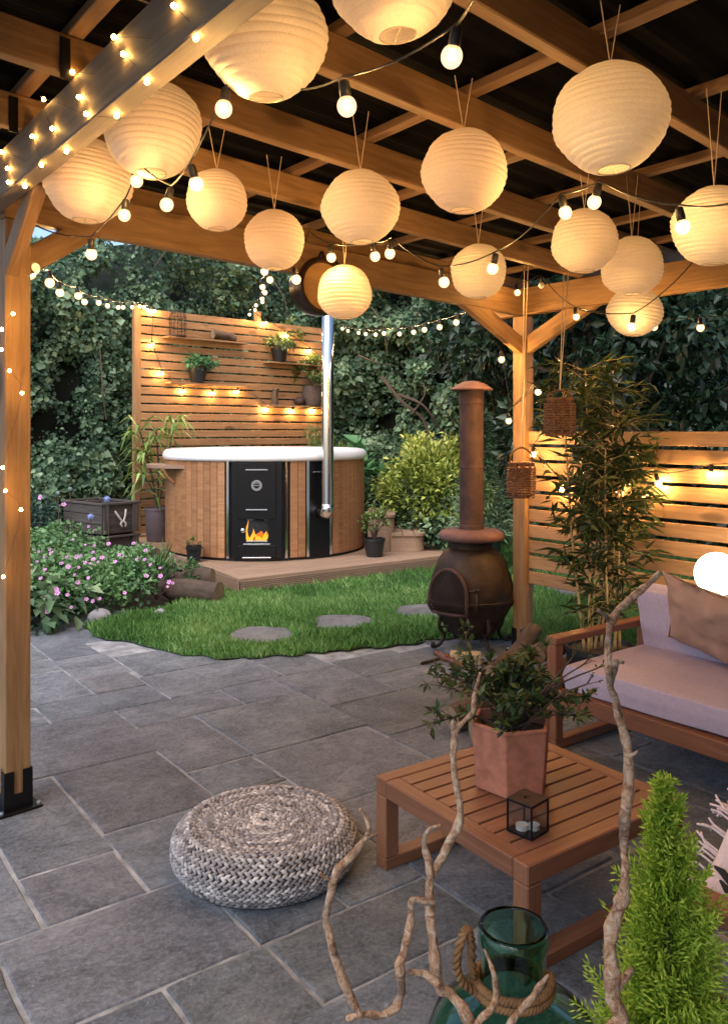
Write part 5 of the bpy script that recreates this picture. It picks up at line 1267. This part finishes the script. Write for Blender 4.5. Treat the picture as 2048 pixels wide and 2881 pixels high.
# ------------------------------------------------------------------ hanging wicker lanterns
def wicker(c, r0, h, label, hang, loop):
    root = thing('wicker_lantern', label, 'wicker lantern', c, 'wicker lanterns hung on strings'); mb = MB(); nR = 15
    for k in range(nR):
        z = h*k/(nR-1); rr = r0*(1 if .08 < k/(nR-1) < .86 else .86 if k < 3 else .82)
        mb.tube([c+Vector((math.cos(2*math.pi*i/22)*(rr+.004*(-1)**i), math.sin(2*math.pi*i/22)*(rr+.004*(-1)**i), z)) for i in range(23)], .0052 if k not in (0, nR-1) else .009, 5, False)
    for i in range(11): A = 2*math.pi*i/11+.1; mb.tube([c+Vector((math.cos(A)*r0*.86, math.sin(A)*r0*.86, 0)), c+Vector((math.cos(A)*r0, math.sin(A)*r0, h*.1)), c+Vector((math.cos(A)*r0, math.sin(A)*r0, h*.85)), c+Vector((math.cos(A)*r0*.82, math.sin(A)*r0*.82, h*1.03))], .0045, 5)
    mb.build('basket', M_wicker, root)
    mb = MB(); mb.lathe([(0, .004), (r0*.84, .004), (r0*.84, .012), (0, .012)], 18); mb.build('base', M_wicker, root, Matrix.Translation(c))
    mb = MB(); mb.tube(smoothpath([c+Vector((-r0*.82, 0, h)), c+Vector((-r0*.7, 0, h+loop*.6)), c+Vector((0, 0, h+loop)), c+Vector((r0*.7, 0, h+loop*.6)), c+Vector((r0*.82, 0, h))], 5), .006, 6); mb.build('handle', M_wicker, root, None, True)
    mb = MB(); mb.tube([c+Vector((0, .003, h+loop-.004)), hang+Vector((-.012, 0, 0))], .0025, 5); mb.tube([c+Vector((0, -.003, h+loop-.004)), hang+Vector((.012, 0, 0))], .0025, 5); mb.build('string', M_paperrope, root); return root
c = P(1466, 1397, 5.30); wicker(c, .090, .215, 'brown wicker lantern hanging against the pergola post', P(1480, 745, 5.36), .10)
c = P(1574, 1222, 4.5); wicker(c, .080, .19, 'brown wicker lantern half hidden behind the bamboo leaves', P(1592, 765, 4.5), .05)

# ------------------------------------------------------------------ barrel head hung on the beam
bcn = P(905, 806, 4.36); ax_ = unit((.50, -.85, -.05)); Mbr = frame(bcn, Vector((ax_.y, -ax_.x, 0)).normalized(), ax_)
brl = thing('barrel_head', 'dark-hooped whisky barrel end with branded wood, hung under the beam', 'barrel end', bcn)
part('hoop', lambda b: b.lathe([(.125, -.09), (.150, -.085), (.156, -.03), (.152, .04), (.145, .05), (.13, .05), (.122, .02), (.122, .0)], 40), M_barreldk, brl, Mbr, True, .8)
part('wood_head', lambda b: b.lathe([(.123, -.02), (.123, .012), (.0, .012)], 40), M_barrel, brl, Mbr)
def text_mesh(txt, size, name, m, parent, M, extr=.001):
    cu = bpy.data.curves.new(name, 'FONT'); cu.body = txt; cu.size = size; cu.extrude = extr; cu.align_x = 'CENTER'; ob = bpy.data.objects.new(name, cu); col.objects.link(ob)
    dg = bpy.context.evaluated_depsgraph_get(); me = bpy.data.meshes.new_from_object(ob.evaluated_get(dg)); bpy.data.objects.remove(ob); bpy.data.curves.remove(cu); me.materials.clear(); me.materials.append(m); me.name = name
    return link(bpy.data.objects.new(name, me), parent, M)
text_mesh('Basic', .045, 'branded_lettering', M_barreldk, brl, Mbr @ Matrix.Translation((-.055, .045, .0135)) @ Matrix.Rotation(R(24), 4, 'Z'))
mb = MB(); mb.tube(smoothpath([bcn+Vector((-.02, 0, .13)), bcn+Vector((0, 0, .185)), bcn+Vector((.02, 0, .13))], 5), .006, 6); mb.build('hanging_loop', M_blacksteel, brl)

# ------------------------------------------------------------------ green glass bottle with rope collar
BV = Vector(((1443-1024)/FPX*1.56, 1.56, 0))
bot = thing('glass_demijohn', 'large green glass demijohn with rope round its neck', 'glass jar', BV)
zt = EYE-(2601-HOR)/FPX*1.56
outer = [(0, .003), (.10, .003), (.135, .012), (.16, .06), (.17, .16), (.172, .28), (.166, .345), (.148, .39), (.112, .42), (.078, .438), (.064, .452), (.060, .475), (.062, zt-.045), (.067, zt-.03), (.067, zt-.008), (.062, zt)]
inner_ = [(r-.005, z+.006 if z < .01 else z) for r, z in outer[1:]][::-1]
inner_ = [(.056, zt-.002)]+inner_[1:]+[(0, .01)]
mb = MB(); mb.lathe(outer+inner_, 48); mb.build('glass_body', M_greenglass, bot, Matrix.Translation(BV), True)
def ropering(c, r0, rr, turns, m, parent, name, n=90, squash=1.0):
    mb = MB()
    for s_ in range(3):
        pts = []
        for k in range(n+1):
            A = 2*math.pi*k/n*turns; B = A*22+s_*2*math.pi/3; q = r0+rr*.62*math.cos(B); pts.append(Vector((math.cos(A)*q, math.sin(A)*q, rr*.62*math.sin(B)+rr*1.75*A/(2*math.pi)))+Vector(c))
        mb.tube(pts, rr*.62, 6)
    return mb.build(name, m, parent, None, True)
ropering(BV+Vector((0, 0, zt-.125)), .071, .0072, 1, M_rope, bot, 'rope_collar', 260)
ropering(BV+Vector((0, 0, zt-.110)), .070, .0072, 1, M_rope, bot, 'rope_collar', 260)
mb = MB(); l0 = BV+Vector((-.074, -.02, zt-.105)); lp_ = smoothpath([l0+Vector((0, 0, -.01)), l0+Vector((-.028, -.01, .02)), l0+Vector((-.036, -.01, .06)), l0+Vector((-.02, 0, .105)), l0+Vector((-.008, .005, .09)), l0+Vector((-.004, .01, .03)), l0+Vector((0, .01, 0))], 8)
for s_ in range(3): mb.tube([q+Vector((math.cos(i*.9+s_*2.09)*.0046, math.sin(i*.9+s_*2.09)*.0046, math.sin(i*.9+s_*2.09)*.003)) for i, q in enumerate(lp_)], .0046, 6)
mb.build('rope_loop', M_rope, bot, None, True)

# ------------------------------------------------------------------ driftwood branches in a crock below the picture
crk = Vector((.14, 1.17, 0)); pot('stone_crock', crk, .11, .13, .46, plain('grey_crock', (.25, .24, .22), .6, 0, 6, .2), 'grey stone crock holding the driftwood branches', cat='crock')
def Z9(x, y): return (1024+x*.6305, 1800+y*.6305)
def R4(x, y): return (700+x*.4926, 2281+y*.4926)
def Z8(x, y): return (1400+x*.399, 1200+y*.399)
def branch(label, paths, Y0, seed, base=True):
    """paths: (list of (x, y) photograph pixels, list of radii in pixels, dY start, dY end)"""
    root = thing('driftwood_branch', label, 'branch', crk+Vector((0, 0, .05)), 'driftwood branches standing in the crock'); r = random.Random(seed); mb = MB()
    for pi, (pts, rad, d0, d1) in enumerate(paths):
        n = len(pts); w = [P(x, y, Y0+d0+(d1-d0)*i/(n-1)+r.uniform(-.008, .008)) for i, (x, y) in enumerate(pts)]; rr = [q/FPX*(Y0+d0+(d1-d0)*i/(n-1)) for i, q in enumerate(rad)]
        if pi == 0 and base: w = [crk+Vector((r.uniform(-.04, .04), r.uniform(-.04, .04), .06)), (crk+Vector((0, 0, .47))).lerp(w[0], .35)+Vector((0, 0, .02))]+w; rr = [rr[0], rr[0]]+rr
        sp = smoothpath(w, 5); k = len(sp); rs_ = [np.interp(i/(k-1)*(len(rr)-1), range(len(rr)), rr) for i in range(k)]
        v, f = tubegeo(sp, rs_, 10, True); nz = vnoise(np.array([tuple(q) for q in v])*38+seed); nz2 = vnoise(np.array([tuple(q) for q in v])*90+seed)
        vv = [sp[i//10]+(q-sp[i//10])*(1+.8*(float(nz[i])-.5)+.6*(float(nz2[i])-.5)) for i, q in enumerate(v)]; mb.add(vv, f)
    return mb.build('wood', M_drift, root, None, True)
branch('tallest driftwood branch, forked at the top in front of the sofa', [
 ([Z9(1120, 1740), Z9(1115, 1600), Z9(1100, 1450), Z9(1098, 1340), Z9(1120, 1230), Z9(1155, 1130), Z9(1165, 1030), Z9(1158, 940), Z9(1162, 840), Z9(1172, 720), Z9(1183, 610), Z9(1178, 520), Z9(1150, 390), Z9(1118, 270), Z8(800, 1830), Z8(775, 1700), Z8(775, 1560), Z8(780, 1430), Z8(790, 1370)], [22, 22, 19, 18, 18, 16, 15, 14, 15, 14, 14, 13, 13, 12, 12, 11, 10, 10, 12], .0, .06),
 ([Z8(790, 1380), Z8(850, 1290), Z8(940, 1210), Z8(1040, 1130), Z8(1140, 1030)], [11, 10, 9, 8, 7], .06, .10), ([Z8(785, 1375), Z8(750, 1330), Z8(705, 1295)], [9, 8, 5], .06, .03),
 ([Z9(1120, 1570), Z9(1160, 1520), Z9(1195, 1470)], [14, 12, 8], .0, .02), ([Z8(800, 1850), Z8(815, 1760), Z8(825, 1680), Z8(850, 1655), Z8(885, 1665)], [10, 9, 8, 6, 4], .05, .03), ([Z9(1180, 520), Z9(1205, 510), Z9(1220, 495)], [7, 6, 4], .04, .03)], 1.24, 3)
branch('twisting driftwood branch forked before the coffee table edge', [
 ([Z9(470, 1740), Z9(440, 1650), Z9(390, 1590), Z9(335, 1540), Z9(315, 1430), Z9(303, 1300), Z9(293, 1180), Z9(295, 1080), Z9(330, 1000), Z9(385, 900), Z9(425, 810), Z9(428, 740), Z9(412, 660), Z9(400, 560), Z9(402, 470), Z9(405, 400)], [17, 16, 14, 14, 14, 14, 13, 12, 11, 11, 10, 10, 10, 9, 9, 9], .0, .07),
 ([Z9(405, 405), Z9(450, 360), Z9(485, 320), Z9(490, 260), Z9(505, 200), Z9(517, 145)], [9, 8, 8, 7, 7, 4], .07, .10), ([Z9(402, 400), Z9(395, 365)], [8, 5], .07, .07), ([Z9(298, 1060), Z9(280, 980), Z9(265, 910), Z9(285, 850), Z9(340, 828)], [12, 11, 8, 7, 4], .03, .05), ([Z9(335, 1540), Z9(270, 1490), Z9(200, 1485)], [11, 9, 8], .0, -.01)], 1.22, 4)
branch('cranked driftwood branch with bleached knuckle end', [
 ([R4(1060, 530), R4(960, 510), R4(930, 530), R4(925, 620), R4(905, 720), R4(880, 820), R4(860, 890), R4(870, 980), R4(865, 1060), R4(835, 1130), R4(750, 1170), R4(650, 1165), R4(560, 1190)], [9, 10, 11, 11, 11, 11, 12, 11, 11, 12, 12, 11, 6], .015, -.03)], 1.22, 5, False)
branch('dark curved driftwood branch overlapping the woven pouf', [
 ([R4(640, 1180), R4(600, 1100), R4(545, 980), R4(500, 860), R4(468, 740), R4(440, 620), R4(455, 520), R4(480, 420), R4(505, 350), R4(560, 290), R4(620, 220), R4(665, 160), R4(735, 132)], [12, 12, 11, 10, 10, 11, 13, 13, 12, 10, 10, 9, 4], -.03, .04), ([R4(668, 160), R4(685, 90), R4(665, 30), R4(635, -10)], [9, 8, 7, 5], .04, .05), ([R4(455, 395), R4(400, 355)], [6, 3], .01, .0)], 1.2, 6, False)
branch('thin pale driftwood twig leaning across the jar neck', [([Z9(500, 1735), Z9(560, 1660), Z9(585, 1600), Z9(580, 1510), Z9(560, 1440), Z9(535, 1380)], [11, 10, 10, 10, 7, 4], .0, .05)], 1.2, 7)
branch('thin pointed driftwood twig in front of the jar shoulder', [([Z9(640, 1740), Z9(700, 1650), Z9(735, 1610), Z9(780, 1550), Z9(822, 1495)], [9, 10, 11, 9, 3], .0, .02)], 1.2, 8)

# ------------------------------------------------------------------ golden cypress
def cypress():
    c = Vector((.545, 1.46, 0)); pot('plant_pot', c, .09, .11, .24, M_terra, 'terracotta pot under the small golden cypress'); c = c+Vector((0, 0, .22)); root = thing('golden_cypress', 'small lime-green feathery cypress in front of the armchair', 'cypress', c); r = np.random.default_rng(17); H = .70
    mb = MB(); tp = Vector((P(1868, 2225, 1.46))); mb.tube(smoothpath([c, c.lerp(tp, .5)+Vector((.005, 0, 0)), tp], 5), [.009, .008, .007, .006, .005, .005, .004, .003, .002, .002, .001], 6); mb.build('trunk', M_stem, root)
    A0 = []; D0 = []; Ln = []; Tt = []
    for k in range(720):
        q = r.random()**.85; base = np.array(c.lerp(tp, min(.99, q))); A = r.uniform(0, 6.283); rmax = .175*(1-q)**.85*(1 if q > .22 else .75+1.1*q)+.016
        L = rmax*r.uniform(.55, 1.25); d = np.array([math.cos(A), math.sin(A), r.uniform(.15, .95)+.7*q]); d /= np.linalg.norm(d); n1 = max(3, int(L/.011)); s_ = np.cross(d, r.normal(0, 1, 3)); s_ /= np.linalg.norm(s_)
        for j in range(n1):
            t = (j+.5)/n1; pt = base+d*L*t+np.array([0, 0, .02*t*t]); A0.append(pt); D0.append(d); Ln.append(L/n1*1.5); Tt.append(.16+.5*t)
            if t > .25:
                for sg in (-1, 1):
                    L2 = L*.36*(1.15-t)*r.uniform(.7, 1.2)+.008; d2 = d*.75+s_*sg*.75+r.normal(0, .12, 3); d2 /= np.linalg.norm(d2); n2 = max(1, int(L2/.010))
                    for w in range(n2): A0.append(pt+d2*L2*(w/n2)); D0.append(d2+r.normal(0, .1, 3)); Ln.append(.0145); Tt.append(.25+.5*t+.35*(w+1)/n2*r.random())
    A0 = np.array(A0); D0 = nrm(np.array(D0)); Ln = np.array(Ln); Tt = np.clip(np.array(Tt)+r.normal(0, .1, len(A0)), 0, 1); n = len(A0)
    sets = []
    N1 = r.normal(0, 1, (n, 3)); N1 = nrm(N1-D0*np.sum(N1*D0, 1, keepdims=True)); sets.append(leafgeo(A0, D0, N1, Ln, .004, Tt, .2, 0, .5)); sets.append(leafgeo(A0, D0, np.cross(D0, N1), Ln, .0034, Tt, .2, 0, .5))
    leaves('foliage', L_cyp, root, sets, kind='stuff')
cypress()

# ------------------------------------------------------------------ paper lanterns
def lantern_mesh(ribs, seed):
    r = random.Random(seed); prof = []; n = ribs; a0, a1 = math.asin(-.955), math.asin(.955)
    for k in range(n+1):
        A = a0+(a1-a0)*k/n+(r.uniform(-.012, .012) if 0 < k < n else 0); prof.append((math.cos(A), math.sin(A)))
    out = []
    for k in range(n):
        (r0, z0), (r1, z1) = prof[k], prof[k+1]; out.append((r0, z0))
        for t in (.25, .5, .75): out.append(((r0+(r1-r0)*t)*(1.032 if t == .5 else 1.022), (z0+(z1-z0)*t)))
    out.append(prof[-1]); seg = 56; V = []; F = []
    for i, (rr, z) in enumerate(out):
        for k in range(seg):
            A = 2*math.pi*k/seg; w = 1+.004*math.sin(5*A+i*.35)+.003*math.sin(11*A+seed+i*.9); zz = z+.018*math.sin(A+seed)*(1-z*z)+.006*math.sin(3*A+i*.6)
            dn = 1+.05*math.sin(2*A+seed*1.7)*math.sin(2.2*z+seed)+.02*math.sin(4*A+z*5+seed*2.1); V.append((rr*w*dn*math.cos(A), rr*w*dn*math.sin(A), zz))
    for i in range(len(out)-1):
        for k in range(seg): k2 = (k+1) % seg; F.append((i*seg+k, i*seg+k2, (i+1)*seg+k2, (i+1)*seg+k))
    b = MB(); b.add(V, F); me = b.mesh('paper_shade', True); me.materials.append(M_paper)
    bm = bmesh.new(); bm.from_mesh(me); bm.verts.ensure_lookup_table()
    for e in bm.edges:
        a_, c_ = e.verts[0].index, e.verts[1].index
        if a_//seg == c_//seg and (a_//seg) % 4 == 0: e.smooth = False
    bm.to_mesh(me); bm.free(); return me
LM = [lantern_mesh(17+q % 4, q+1) for q in range(5)]
RIM = []
for sg in (-1, 1):
    rimb = MB(); rimb.tube([(math.cos(2*math.pi*k/24)*.297, math.sin(2*math.pi*k/24)*.297, sg*.955) for k in range(25)], .012, 5, False); rimb.tube([(-.297, 0, sg*.955), (0, 0, .955*sg+(.045 if sg > 0 else 0)), (.297, 0, sg*.955)], .008, 4)
    rimm = rimb.mesh('wire_ring'); rimm.materials.append(plain('lantern_wire', (.45, .36, .26), .5, .3)); RIM.append(rimm)
LN = [(591, 88, 131, .145, 'large paper lantern glowing next to the fairy-lit beam, highest of the row', .03),
 (875, -55, 140, .135, 'big pale paper lantern cut off by the top of the roof opening', .02),
 (339, 289, 107, .148, 'paper lantern overlapping the fairy-lit beam, between two others', .02),
 (197, 404, 93, .150, 'paper lantern beside the left post under the fairy-lit beam', .03),
 (484, 447, 68, .108, 'paper lantern on two long strings next to a lit bulb', .02),
 (612, 536, 67, .118, 'paper lantern in front of the back beam above the slatted screen', .03),
 (804, 463, 82, .124, 'peach paper lantern hanging above the barrel end', .02),
 (1034, 383, 92, .126, 'pale paper lantern hanging close under the middle rafter', .02),
 (1361, 265, 120, .136, 'largest peach paper lantern over the sofa corner', .02),
 (1067, 606, 61, .125, 'peach paper lantern in front of the right post brace', .03),
 (769, 652, 61, .122, 'paper lantern hiding half of the barrel end', .03),
 (1303, 538, 71, .125, 'cream paper lantern with two lit bulbs just above it', .03),
 (1409, 594, 66, .125, 'pink-peach paper lantern between a cream one and a low one', .03),
 (1592, 505, 88, .125, 'paper lantern crossed by the festoon cable at the sofa end', .03),
 (1415, 694, 57, .122, 'lowest paper lantern, over the bamboo, crossed by festoon bulbs', .03)]
for i, (x, y, rp_, rw_, lb, sl) in enumerate(LN):
    Yd = rw_*FPX/(rp_*1.2611); c = PD(x, y, Yd); root = thing('paper_lantern', lb, 'paper lantern', c, 'paper lanterns hung under the pergola roof')
    M = Matrix.Translation(c) @ Matrix.Rotation(i*1.7, 4, 'Z') @ Matrix.Rotation(R(random.Random(i).uniform(-7, 7)), 4, 'X') @ Matrix.Scale(rw_, 4)
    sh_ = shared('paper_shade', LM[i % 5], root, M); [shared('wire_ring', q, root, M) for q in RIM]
    mb = MB(); t = c+Vector((0, 0, rw_)); top = 2.585; top = max(top, t.z+.01)
    for s_ in (-1, 1): mb.tube([t, Vector((t.x+s_*.028, t.y+s_*.01, top))], .0016, 4)
    mb.build('string', M_paperrope, root)

# ------------------------------------------------------------------ festoon lights
def bulbmesh(rad, sub, m):
    b = MB(); v, f = icogeo(sub); b.add([(q[0]*rad, q[1]*rad, q[2]*rad*1.08) for q in v], f); me = b.mesh('bulb', True); me.materials.append(m); return me
M_bg = M_bulbglass
BIG = bulbmesh(.021, 4, M_bg); MED = bulbmesh(.02, 3, M_bg); FAR = bulbmesh(.022, 3, M_bg); OFF = bulbmesh(.02, 3, M_bulboff); FIL = bulbmesh(.008, 2, M_bulb); FILF = bulbmesh(.0092, 2, M_bulbfar)
def sockmesh(s=1.0):
    b = MB(); b.lathe([(0, .05), (.008, .05), (.013, .046), (.0145, .02), (.0135, .0), (.0, .0)], 12); b.v = [(q[0]*s, q[1]*s, q[2]*s) for q in b.v]; me = b.mesh('lamp_holder', True); me.materials.append(M_cable); return me
SOCK = sockmesh(.85); SOCKF = sockmesh(.9)
def festoon(label, pts, bulbs, sag=.02, bulb=MED, sock=SOCK, cr=.0028, off=(), name='festoon_lights', group='festoon light strings', drop=.021):
    """pts: way points of the cable (world); bulbs: indices of way points that carry a bulb"""
    root = thing(name, label, 'string lights', pts[0], group); path = []
    for i in range(len(pts)-1):
        a, b = pts[i], pts[i+1]; n = 7
        for k in range(n): t = k/n; path.append(a.lerp(b, t)-Vector((0, 0, sag*4*t*(1-t)*min(1, (b-a).length/.5))))
    path.append(pts[-1]); mb = MB(); mb.tube(path, cr, 6); mb.build('cable', M_cable, root, None, True)
    r = random.Random(len(pts)*7+int(abs(pts[0].x)*100))
    for i in bulbs:
        p = pts[i]; bm_ = bulb[i] if isinstance(bulb, dict) else bulb
        if i in off: bm_ = OFF
        rot = Matrix.Rotation(R(r.uniform(-14, 14)), 4, 'X') @ Matrix.Rotation(R(r.uniform(-14, 14)), 4, 'Y')
        M = Matrix.Translation(p) @ rot
        o = shared('bulb', bm_, root, M @ Matrix.Translation((0, 0, -.045-drop*.82))); shared('lamp_holder', sock, o, M @ Matrix.Translation((0, 0, -.05)))
        if bm_ is not OFF: shared('filament', FILF if bm_ is FAR else FIL, o, M @ Matrix.Translation((0, 0, -.045-drop*.82)))
    return root
UPB = .062                              # cable above the bulb centre
def FB_(x, y, Y): return PD(x, y, Y)+Vector((0, 0, UPB))
s1 = [PD(1062, -12, 1.50), FB_(1022, 122, 1.60), PD(885, 135, 1.68), FB_(765, 235, 1.78), PD(640, 195, 2.2), FB_(506, 245, 2.05), FB_(425, 410, 2.32), FB_(383, 460, 2.5), FB_(311, 407, 2.66), FB_(282, 481, 2.75), FB_(204, 566, 2.95), PG(.12, .0, 2.33)]
festoon('festoon string crossing under the rafters to the left post', s1, [1, 3, 5, 6, 7, 8, 9, 10], .015, {1: BIG, 3: BIG, 5: BIG, 6: MED, 7: MED, 8: MED, 9: MED, 10: MED})
s2 = [PD(655, 560, 3.6), FB_(655, 625, 3.5), PD(690, 515, 3.6), FB_(735, 574, 3.5), FB_(831, 572, 3.35), FB_(873, 565, 3.2), FB_(982, 631, 3.1), FB_(1107, 599, 2.95), FB_(1251, 476, 2.55), FB_(1337, 450, 2.42), FB_(1512, 507, 2.25), PD(1660, 445, 2.1)]
festoon('festoon string in front of the barrel end and over the sofa', s2, [1, 3, 4, 5, 6, 7, 8, 9, 10], .03)
s3 = [PD(1170, 600, 5.2), FB_(1151, 654, 5.25), PD(1200, 615, 5.2), FB_(1208, 636, 5.2), FB_(1281, 707, 4.9), FB_(1360, 716, 4.7), FB_(1456, 729, 4.55), FB_(1561, 731, 4.4), PD(1680, 690, 4.3)]
festoon('festoon string from the right post out over the fence', s3, [1, 3, 4, 5, 6, 7], .03, MED, SOCK, .0028, (3,))
s4 = [PD(1290, 690, 3.9), FB_(1413, 729, 3.7), PD(1480, 650, 3.6), PD(1548, 580, 3.5)]
festoon('black festoon cable hanging across the lowest paper lantern', s4, [1], .02)
def FN(x, y, out=.055):                 # point just in front of the slatted fence
    d = Vector(((x-1024)/FPX, 1, (HOR-y)/FPX)); n_ = Vector((-VB.y, VB.x, 0)); o = FB+n_*out; t = (o-Vector((0, 0, EYE))).dot(n_)/d.dot(n_); return Vector((0, 0, EYE))+d*t+Vector((0, 0, .068))
s5 = [PD(1100, 760, 5.5), FB_(1118, 802, 5.5), PD(1140, 910, 5.44), FB_(1200, 874, 5.28), PD(1212, 960, 5.3), P(1498, 1252, 5.36), FN(1576, 1376), FN(1719, 1386), FN(1843, 1364), FN(2002, 1340), FN(2110, 1330)]
festoon('festoon string wound round the right post and along the fence', s5, [1, 3, 5, 6, 7, 8, 9], .02, FAR, SOCKF)
s5b = [PD(1195, 850, 5.27), PD(1160, 890, 5.33), FB_(1132, 939, 5.36)]
festoon('short festoon end with one bulb beside the right post', s5b, [2], .005)
# garden strings
def gp_(l, Y0, Y1, ox=0, oy=0, s=1.2611): return [P(ox+x*s, oy+y*s, Y0+(Y1-Y0)*i/(len(l)-1))+Vector((0, 0, .066)) for i, (x, y) in enumerate(l)]
l1 = gp_([(150, 92), (155, 120), (220, 157), (263, 197), (342, 213), (378, 240), (440, 245), (486, 256), (524, 263), (557, 263), (592, 262), (622, 260), (645, 262), (665, 275)], 3.35, 10.5, 0, 700, .6305)
Ys = [3.36, 3.38, 3.9, 4.5, 5.3, 6.0, 6.8, 7.6, 8.3, 8.9, 9.4, 9.9, 10.2, 10.4]
l1 = [P(.6305*x, 700+.6305*y, Y)+Vector((0, 0, .066)) for (x, y), Y in zip([(150, 92), (155, 120), (220, 157), (263, 197), (342, 213), (378, 240), (440, 245), (486, 256), (524, 263), (557, 263), (592, 262), (622, 260), (645, 262), (665, 275)], Ys)]
festoon('warm bulb string swooping from the left post to the slatted screen', l1, range(len(l1)), .01, FAR, SOCKF, .004)
Ys = [4.75, 5.3, 6.2, 7.2, 8.2, 9.3, 10.3, 11.3, 11.7]
l2 = [P(.6305*x, 700+.6305*y, Y)+Vector((0, 0, .066)) for (x, y), Y in zip([(1172, 108), (1197, 142), (1163, 173), (1180, 197), (1165, 225), (1170, 238), (1138, 255), (1135, 275), (1110, 295)], Ys)]
festoon('warm bulb string dropping from the back beam to the screen top', [PD(590, 560, 4.4)]+l2, range(1, len(l2)+1), .01, FAR, SOCKF, .004)
Ys = [12.2, 11.7, 11.0, 10.3, 9.6, 9.0, 8.3, 7.6, 7.0, 6.4, 5.9, 5.5]
l3 = [P(600+.4926*x, 550+.4926*y, Y)+Vector((0, 0, .066)) for (x, y), Y in zip([(733, 763), (765, 775), (825, 787), (872, 793), (932, 797), (982, 792), (1057, 793), (1142, 783), (1209, 772), (1294, 754), (1397, 728), (1508, 692)], Ys)]
festoon('warm bulb string from the flue to the right post brace', l3, range(len(l3)), .01, FAR, SOCKF, .004)
Z4 = lambda x, y: (300+x*.431, 850+y*.431)
def scr_b(l): return [SC(*Z4(x, y), .06)+Vector((0, 0, .07)) for x, y in l]
festoon('bulb string down the left edge of the screen and under the shelves', scr_b([(285, 50), (310, 62), (295, 280), (360, 470), (380, 520), (500, 585), (690, 600), (860, 590), (970, 640), (1050, 705), (1215, 718), (1360, 715)]), [1, 2, 3, 5, 6, 7, 9, 10, 11], .01, FAR, SOCKF, .004)
festoon('three-bulb string slanting over the screen towards the flue', scr_b([(960, 100), (1040, 140), (1185, 228), (1325, 322), (1400, 380)]), [1, 2, 3], .01, FAR, SOCKF, .004)

# ------------------------------------------------------------------ fairy lights on the left beam and post
FA = bulbmesh(.0062, 2, M_fairy); FAS = sockmesh(.22)
def beam_pt(x, y):                      # point on the outer face or the underside of the left beam
    d = Vector(((x-1024)/FPX, 1, (HOR-y)/FPX)); n_ = Vector((VB.y, -VB.x, 0)); o = PG(-.07, 0, 0)
    t = o.dot(n_)/d.dot(n_); q = Vector((0, 0, EYE))+d*t
    if q.z < 2.372: t = (2.372-EYE)/d.z; q = Vector((0, 0, EYE))+d*t; q.z -= .010; return q
    return q-n_*.010
fl_ = [(1130, 45), (1245, 215), (748, 242), (808, 350), (935, 495), (485, 462), (525, 622), (742, 712), (570, 728), (300, 635), (355, 820), (425, 940), (228, 870), (265, 1028), (30, 968), (68, 1072), (160, 1165), (75, 1160)]
def fairy(label, pts):
    root = thing('fairy_lights', label, 'fairy lights', pts[0], 'fairy light strings'); mb = MB(); mb.tube(smoothpath(pts, 3), .0007, 4); mb.build('wire', M_stem, root)
    for p in pts: shared('fairy_bulb', FA, root, Matrix.Translation(p))
fairy('fine fairy lights wound along the grey outer face of the left beam', [beam_pt(x*.4433, y*.4433) for x, y in fl_])
def post_pt(x, y):
    Y = 3.18+.02*(x/90); return P(x, y, Y) if x > 16 else P(x, y, 3.16)
fairy('fine fairy lights wound down the left pergola post', [post_pt(x*1.2611, y*1.2611) for x, y in [(30, 700), (5, 735), (4, 780), (22, 827), (50, 877), (7, 1043), (13, 1095), (48, 1137), (8, 1287)]])
